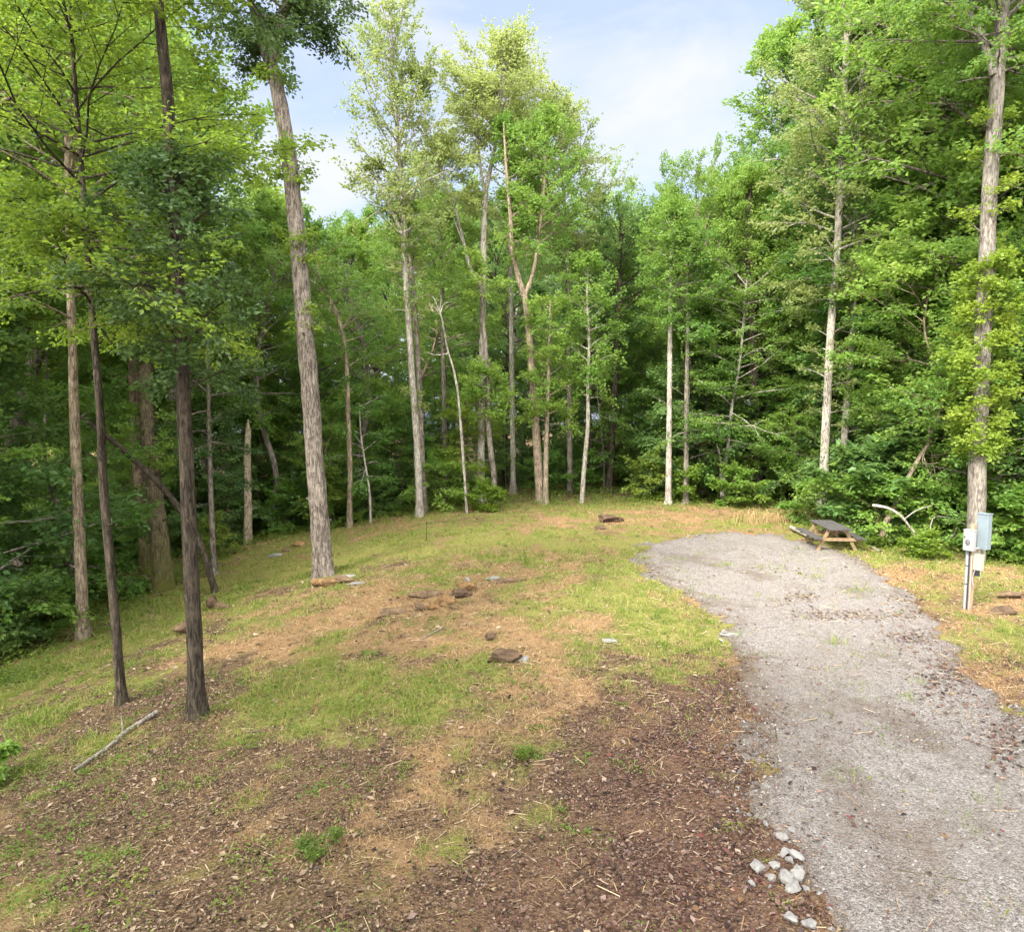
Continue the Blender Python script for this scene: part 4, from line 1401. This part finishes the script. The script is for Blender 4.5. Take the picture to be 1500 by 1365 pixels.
def stick(pts_px, wpx, mat, label, name='fallen_branch', cat='branch', lift=.02, twigs=(), seed=1, Y=None):
    r = np.random.default_rng(seed)
    if Y is None:
        P = np.array([on_ground(*p) + np.array([0, 0, lift]) for p in pts_px])
    else:
        P = np.array([at(px, py, Y + dy) for (px, py, dy) in pts_px])
    mb = MB()
    d = P[:, 1].mean()
    Q = spline(P, 26)
    mb.tube(Q, np.linspace(wpx[0], wpx[1], 26) * d / F / 2, 8, rough=.25, rr=r)
    for (f, tx, a, b) in twigs:
        q, _ = along(Q, f)
        T = np.array([at(px, py, Y + dy) if Y is not None else on_ground(px, py) + np.array([0, 0, .05 + dy]) for (px, py, dy) in tx])
        mb.tube(spline(np.vstack([q, T]), 10), np.linspace(a, b, 10) * d / F / 2, 6)
    base = P[0].copy()
    mb.v = [v - base for v in mb.v]
    o = mb.build(name, BARK[mat], None, smooth=True)
    o.location = base
    tag(o, label, cat)
    return o


stick([(108, 1134), (140, 1112), (165, 1094), (182, 1078), (200, 1066), (230, 1047)], (4.5, 7), 'pale', 'pale crooked fallen branch lying below the slender black stemmed tree',
      twigs=[(.55, [(180, 1076, .02), (178, 1060, .12)], 3, 1.5)], seed=3, lift=.05)
stick([(235, 1178), (250, 1180), (268, 1172)], (2, 3), 'dead', 'short thin dry stick in the litter below the fallen branch', name='stick', cat='stick')
stick([(1318, 1278), (1370, 1286), (1418, 1294)], (2.5, 4), 'brown', 'thin dark stick lying on the gravel', name='stick', cat='stick')
stick([(1358, 1320), (1374, 1304)], (4, 5), 'tan', 'short orange-tan piece of wood on the gravel below the dark stick', name='stick', cat='stick')
stick([(1325, 1022), (1355, 1018)], (1.5, 2), 'dark', 'very thin dark twig on the gravel near its middle', name='stick', cat='stick')
stick([(1134, 1058), (1138, 1085)], (2, 2.5), 'brown', 'short brown twig upright along the gravel left side', name='stick', cat='stick')
stick([(616, 938), (632, 929), (650, 919)], (1.5, 2.2), 'pale', 'thin pale straw stick on the grass below the clearing rocks', name='stick', cat='stick')
stick([(1158, 777), (1180, 788), (1192, 792)], (6, 6), 'pale', 'weathered silvery log lying past the end of the picnic bench', name='weathered_log', cat='log', lift=.12)
stick([(1277, 803), (1290, 810)], (4, 4), 'pale', 'short pale stick lying right of the picnic table', name='stick', cat='stick', lift=.04)
stick([(1300, 905), (1290, 904)], (1.5, 1.5), 'dark', 'tiny dark twig among leaves on the gravel', name='stick', cat='stick')
# dead leaning stem and arched limb right of the table
stick([(1288, 800, .6), (1300, 762, .6), (1318, 728, .6), (1334, 694, .7), (1352, 662, .8), (1364, 646, .8)], (9, 5), 'tan', 'leaning reddish dead stem rising through big leaves right of the picnic table', name='leaning_dead_tree', cat='dead tree', Y=19.9, seed=8,
      twigs=[(.92, [(1360, 640, .7), (1362, 618, .7)], 2, 1), (.80, [(1356, 680, .6), (1364, 700, .5)], 2, 1), (.86, [(1352, 678, .5), (1376, 678, .4)], 2, 1)])
stick([(1278, 740, .2), (1300, 744, .0), (1320, 756, -.1), (1336, 776, -.1), (1352, 789, -.1), (1372, 792, 0)], (4, 3.5), 'pale', 'pale arched bare limb bending down right of the leaning stem', name='arched_limb', cat='branch', Y=19.7, seed=9,
      twigs=[(.45, [(1342, 748, -.1), (1366, 740, .1)], 2, 1), (.97, [(1394, 786, 0), (1402, 772, .1)], 2.5, 1), (.9, [(1366, 760, 0), (1384, 757, 0), (1395, 760, .1)], 1.5, .8), (.55, [(1340, 785, -.1), (1334, 808, -.2)], 3, 2), (.95, [(1362, 810, -.1), (1366, 822, -.2)], 2, 1)])

# thin metal stake
b = on_ground(625, 792)
mb = MB()
mb.tube([(0, 0, -.1), (0, 0, .62)], .011, 6)
mb.box((0, 0, .60), (.035, .012, .05))
o = mb.build('metal_stake', simple_mat('stake_metal', (.02, .02, .02), (.06, .055, .05), rough=.6, metal=.5))
o.location = b
tag(o, 'thin dark metal stake upright in the grass near the far edge', 'stake')

# ------------------------------------------------------------------ picnic table
WG = simple_mat('wood_weathered_grey', (.028, .026, .026), (.10, .094, .09), (14, .7, 14), 5, .9, .2, .5)
WO = simple_mat('wood_treated_tan', (.14, .09, .05), (.28, .195, .115), (1.2, 1.2, 1.2), 9, .85, .2, .3)
pt = on_ground(1230, 812)
T = empty('picnic_table', (9.42, 20.25, gz(9.42, 20.25) + .02), R(-5))
T.scale = (.88, .92, .88)
tag(T, 'weathered wooden picnic table with tan A-frame legs on the gravel edge', 'picnic table')
mb = MB()
for k in range(5):
    mb.box((-.30 + .15 * k, 0, .745), (.14, 1.83, .038))
mb.build('tabletop', WG, T, bevel=.004)
for sx in (-1, 1):
    mb = MB()
    for k in (0, 1):
        mb.box((sx * (.60 + .145 * k), 0, .445), (.138, 1.83, .038))
    mb.build('bench', WG, T, bevel=.004)
from mathutils import Euler
for sy in (-1, 1):
    for sx in (-1, 1):
        mb = MB()
        a = math.atan2(.36, .72)
        mb.box((sx * .43, sy * .62, .355), (.10, .040, .80), Euler((0, -sx * a, 0)))
        mb.build('leg', WO, T, bevel=.003)
    mb = MB()
    mb.box((0, sy * .662, .385), (1.46, .040, .105))
    mb.build('seat_support', WO, T, bevel=.003)
    mb = MB()
    mb.box((0, sy * .662, .70), (.70, .040, .085))
    mb.build('top_support', WO, T, bevel=.003)
    mb = MB()
    mb.box((0, sy * .40, .56), (.09, .62, .036), Euler((sy * R(34), 0, 0)))
    mb.build('brace', WO, T, bevel=.003)

# ------------------------------------------------------------------ utility post with meter and boxes
PG = simple_mat('painted_grey_metal', (.22, .225, .225), (.29, .295, .295), ns=3, rough=.5, spec=.4, bstr=.05)
PB = simple_mat('painted_blue_grey_metal', (.135, .17, .19), (.18, .22, .245), ns=3, rough=.45, spec=.45, bstr=.05)
PC = simple_mat('beige_plastic', (.28, .28, .21), (.33, .33, .255), ns=3, rough=.6, spec=.35, bstr=.03)
PW = simple_mat('post_wood', (.17, .115, .075), (.40, .29, .20), (9, 9, .5), 6, .9, .2, .5)
PP = simple_mat('conduit_pvc', (.22, .235, .24), (.31, .325, .33), ns=4, rough=.5, spec=.35, bstr=.03)
PD = simple_mat('dark_plastic', (.012, .013, .013), (.03, .03, .03), ns=5, rough=.5, spec=.4, bstr=.05)
pb = on_ground(1420, 893)
U = empty('utility_post', (pb[0], pb[1], pb[2]), R(-62))
U.scale = (.72, .72, .95)
tag(U, 'wooden utility post carrying a grey meter, tall blue-grey box and beige box', 'utility post')
mb = MB(); mb.box((0, 0, .88), (.09, .135, 2.0)); mb.build('post', PW, U, bevel=.004)
mb = MB(); mb.tube([(-.115, -.03, -.1), (-.115, -.03, 1.33)], .047, 14); cd = mb.build('conduit', PP, U, smooth=True)
for z in (.55, .95):
    mb = MB(); mb.tube([(-.115, -.03, z), (-.115, -.03, z + .02)], .051, 14); mb.box((-.06, -.03, z + .01), (.06, .02, .02)); mb.build('strap', PD, cd)
mb = MB(); mb.tube([(-.035, -.085, -.1), (-.035, -.085, 1.32)], .018, 8); mb.build('cable', PD, U, smooth=True)
mb = MB(); mb.tube([(.028, -.088, -.1), (.03, -.088, 1.30)], .012, 8); mb.build('cable', PP, U, smooth=True)
mb = MB(); mb.box((-.02, -.15, 1.53), (.27, .16, .44)); mt = mb.build('meter_box', PG, U, bevel=.012)
mb = MB(); mb.tube([(-.02, -.23, 1.50), (-.02, -.262, 1.50)], .058, 18); mb.tube([(-.02, -.262, 1.50), (-.02, -.275, 1.50)], [.058, .001], 18); mb.build('dial', simple_mat('dial_glass', (.05, .05, .055), (.15, .15, .16), rough=.15, spec=.5), mt, smooth=False)
mb = MB(); mb.box((-.11, -.235, 1.60), (.03, .014, .04)); mb.build('latch', PD, mt)
mb = MB(); mb.box((-.02, -.15, 1.757), (.29, .18, .012)); mb.build('lid', PG, mt)
mb = MB(); mb.box((.16, .20, 1.72), (.30, .21, .76)); bx = mb.build('panel_box', PB, U, bevel=.012)
mb = MB(); mb.box((.16, .20, 2.106), (.33, .245, .018)); mb.build('lid', PB, bx, bevel=.004)
mb = MB(); mb.box((.16, .092, 1.68), (.25, .012, .60)); mb.build('door', PB, bx, bevel=.004)
mb = MB(); mb.box((.0, .07, 1.36), (.05, .10, .05)); mb.tube([(.10, .16, 1.36), (.10, -.10, 1.36)], .025, 10); mb.build('pipe_elbow', PP, U)
mb = MB(); mb.box((.155, .03, 1.06), (.22, .15, .33)); bb = mb.build('outlet_box', PC, U, bevel=.014)
mb = MB(); mb.box((.155, .03, 1.228), (.24, .17, .014)); mb.build('lid', PC, bb, bevel=.003)
mb = MB(); mb.box((.14, .03, .83), (.12, .10, .13)); mb.build('plug', PD, bb, bevel=.01)
mb = MB(); mb.tube(spline([(.10, -.03, .90), (.075, -.05, .78), (.06, -.06, .64), (.09, -.02, .52)], 14), .010, 6); mb.build('cord', PP, bb, smooth=True)
mb = MB(); mb.tube(spline([(.22, .0, .90), (.235, .0, .80), (.22, .0, .72)], 10), .007, 6); mb.build('cord', PP, bb, smooth=True)

# ------------------------------------------------------------------ plants one can tell apart
def leafy(name, label, px, py, H, n, len_, leaf, lf, seed, cat='shrub', prof='dome', el=(10, 60), tl=.22, dY=0, z0=.05, flat=.85, bark='brown', **k):
    b = on_ground(px, py)
    if dY:
        b = np.array([b[0] * (b[1] + dY) / b[1], b[1] + dY, 0])
        b[2] = gz(b[0], b[1])
    r = np.random.default_rng(seed)
    pts = [b + np.array([r.normal() * .05 * i, r.normal() * .05 * i, H * i / 3]) for i in range(4)]
    return make_tree(name, label, b, pts, .012 + .008 * H, bark, leaf, seed=seed, sides=6, r1=.006, cat=cat,
                     crowns=[dict(z0=z0, z1=1, n=n, len_=len_, prof=prof, el0=el[0], el1=el[1], droop=.35, subs=5, tw=4, lv=6, tl=tl, leaf=lf, flat=flat, **k)])


leafy('big_leaf_shrub', 'shrub with very big drooping leaves right behind the picnic table', 1258, 797, 2.6, 20, 1.3, 'blue', (.34, .17), 71, dY=.8, flat=1.0)
leafy('big_leaf_shrub', 'tall big-leaved shrub around the leaning reddish dead stem', 1310, 800, 3.6, 26, 1.3, 'blue', (.36, .19), 72, dY=2.0, flat=1.0)
leafy('big_leaf_shrub', 'big-leaved shrub between the arched limb and the vine-wrapped trunk', 1362, 806, 1.7, 20, .8, 'mid', (.22, .12), 73, dY=1.4)
leafy('bush', 'bright yellow-green bush growing low under the arched limb', 1350, 818, .5, 14, .5, 'yellow', (.12, .07), 74, dY=.0)
leafy('bush', 'yellow-leaved small bush right of the blue-grey box', 1478, 812, 1.5, 14, .9, 'yellow', (.18, .10), 75, z0=.55, dY=-.5, flat=1.0)
leafy('bush', 'bright rounded bush in front of the stouter pale trunk behind the table', 1185, 766, 1.3, 22, 1.0, 'fresh', (.15, .09), 76)
leafy('bush', 'pale green bush at the foot of the twin-stemmed young tree', 1075, 742, 1.4, 22, 1.0, 'fresh', (.16, .10), 77)
leafy('bush', 'low yellow-green bush at the foot of the crooked grey stem', 712, 748, .8, 18, .8, 'yellow', (.14, .09), 78)
leafy('bush', 'bush with bright top between the ringed trunk and the dead sapling', 650, 745, 2.2, 22, 1.3, 'fresh', (.16, .10), 79, dY=1.2)
leafy('weed', 'broad-leaved bright green seedling at the left edge of the photo', -8, 1150, .38, 6, .2, 'fresh', (.13, .10), 80, cat='plant', tl=.05)
leafy('weed', 'dark green weed tuft in the litter of the left foreground', 455, 1252, .06, 4, .13, 'weed', (.05, .018), 81, cat='plant', tl=.07, el=(0, 70))
leafy('weed', 'dark green leafy weed in the straw right of the clearing middle', 776, 1108, .05, 3, .11, 'weed', (.055, .018), 82, cat='plant', tl=.06, el=(0, 60))
leafy('bush', 'shaded leafy shrub on the dark left slope under the pale smooth trunk', 40, 905, 2.0, 24, 1.3, 'blue', (.15, .09), 83, dY=1.5)
leafy('bush', 'shaded bush reaching in at the lower left woods edge', 12, 960, 1.3, 20, 1.0, 'blue', (.14, .09), 84)
leafy('sapling', 'small layered sapling beside the broken snag, lit from above', 338, 800, 2.9, 14, 1.5, 'blue', (.13, .08), 85, prof='flat', el=(0, 20), z0=.5, flat=1.0, cat='sapling')
leafy('sapling', 'little layered sapling at the foot of the pale ringed trunk', 640, 752, 1.9, 14, 1.2, 'fresh', (.15, .09), 86, prof='flat', el=(0, 25), z0=.3, flat=1.0, cat='sapling', dY=.6)

# blond grass clump at the far right corner of the clearing
r = np.random.default_rng(90)
b = on_ground(1142, 764)
n = 320
o = blades('tall_grass_clump', b[0] + r.normal(0, .8, n), b[1] + r.normal(0, .35, n), r, 3, np.full(n, .04), .18 + .36 * r.random(n), np.full(n, .014), .5, DRY)
o['kind'] = 'thing'
tag(o, 'clump of tall blond dry grass at the far right corner of the clearing', 'grass clump')

# ------------------------------------------------------------------ camera, light, world
cam = bpy.data.cameras.new('camera')
co = bpy.data.objects.new('camera', cam)
COL.objects.link(co)
cam.sensor_width = 36
cam.lens = 36 * F / W0
cam.clip_end = 800
co.location = CAM
co.rotation_euler = (PI / 2 - PITCH, 0, 0)
scene.camera = co

SUN_EL, SUN_AZ = R(42), math.atan2(-.62, -.78)     # azimuth from +Y, clockwise: behind the camera, to the left
sdir = Vector((math.cos(SUN_EL) * math.sin(SUN_AZ), math.cos(SUN_EL) * math.cos(SUN_AZ), math.sin(SUN_EL)))
sl = bpy.data.lights.new('sun', 'SUN')
sl.energy = 2.3
sl.angle = R(16)
sl.color = (1.0, .955, .87)
so = bpy.data.objects.new('sun', sl)
COL.objects.link(so)
so.rotation_euler = (-sdir).to_track_quat('-Z', 'Y').to_euler()
so.location = (0, 0, 40)

world = bpy.data.worlds.new('World')
scene.world = world
world.use_nodes = True
nt = world.node_tree
nt.nodes.clear()
out = nt.nodes.new('ShaderNodeOutputWorld')
bg = nt.nodes.new('ShaderNodeBackground')
sky = nt.nodes.new('ShaderNodeTexSky')
sky.sky_type = 'NISHITA'
sky.sun_disc = False
sky.sun_elevation = SUN_EL
sky.sun_rotation = SUN_AZ
sky.air_density = 1.0
sky.dust_density = 2.0
sky.ozone_density = 1.0
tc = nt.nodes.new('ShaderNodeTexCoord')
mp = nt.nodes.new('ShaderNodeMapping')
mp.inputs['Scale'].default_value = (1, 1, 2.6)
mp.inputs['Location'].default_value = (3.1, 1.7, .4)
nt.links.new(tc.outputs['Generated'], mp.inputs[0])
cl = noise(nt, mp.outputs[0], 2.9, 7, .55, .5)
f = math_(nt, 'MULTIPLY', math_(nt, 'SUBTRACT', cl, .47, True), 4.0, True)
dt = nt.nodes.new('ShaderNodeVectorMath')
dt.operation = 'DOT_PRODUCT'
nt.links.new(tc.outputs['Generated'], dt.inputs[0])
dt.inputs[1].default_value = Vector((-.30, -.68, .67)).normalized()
fill_glow = math_(nt, 'MULTIPLY', math_(nt, 'ADD', dt.outputs['Value'], .10, True), 1.3, True)  # bright cloud added overhead and behind the camera, unseen, to raise ambient light
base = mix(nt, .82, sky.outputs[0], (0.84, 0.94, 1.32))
ccol = mix(nt, fill_glow, (1.44, 1.45, 1.53), (9.5, 9.4, 9.2))
f = math_(nt, 'ADD', math_(nt, 'MULTIPLY', f, .85), fill_glow, True)
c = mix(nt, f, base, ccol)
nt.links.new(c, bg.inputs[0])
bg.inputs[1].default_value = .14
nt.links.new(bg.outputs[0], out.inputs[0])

scene.view_settings.view_transform = 'Standard'
scene.view_settings.look = 'None'
scene.view_settings.exposure = 2.32
scene.view_settings.gamma = 1.0
cy = scene.cycles
cy.max_bounces = 8
cy.diffuse_bounces = 6
cy.glossy_bounces = 2
cy.transmission_bounces = 6
cy.transparent_max_bounces = 4
cy.caustics_reflective = False
cy.caustics_refractive = False
cy.use_denoising = True
cy.sample_clamp_indirect = 4.0
scene.render.use_persistent_data = False
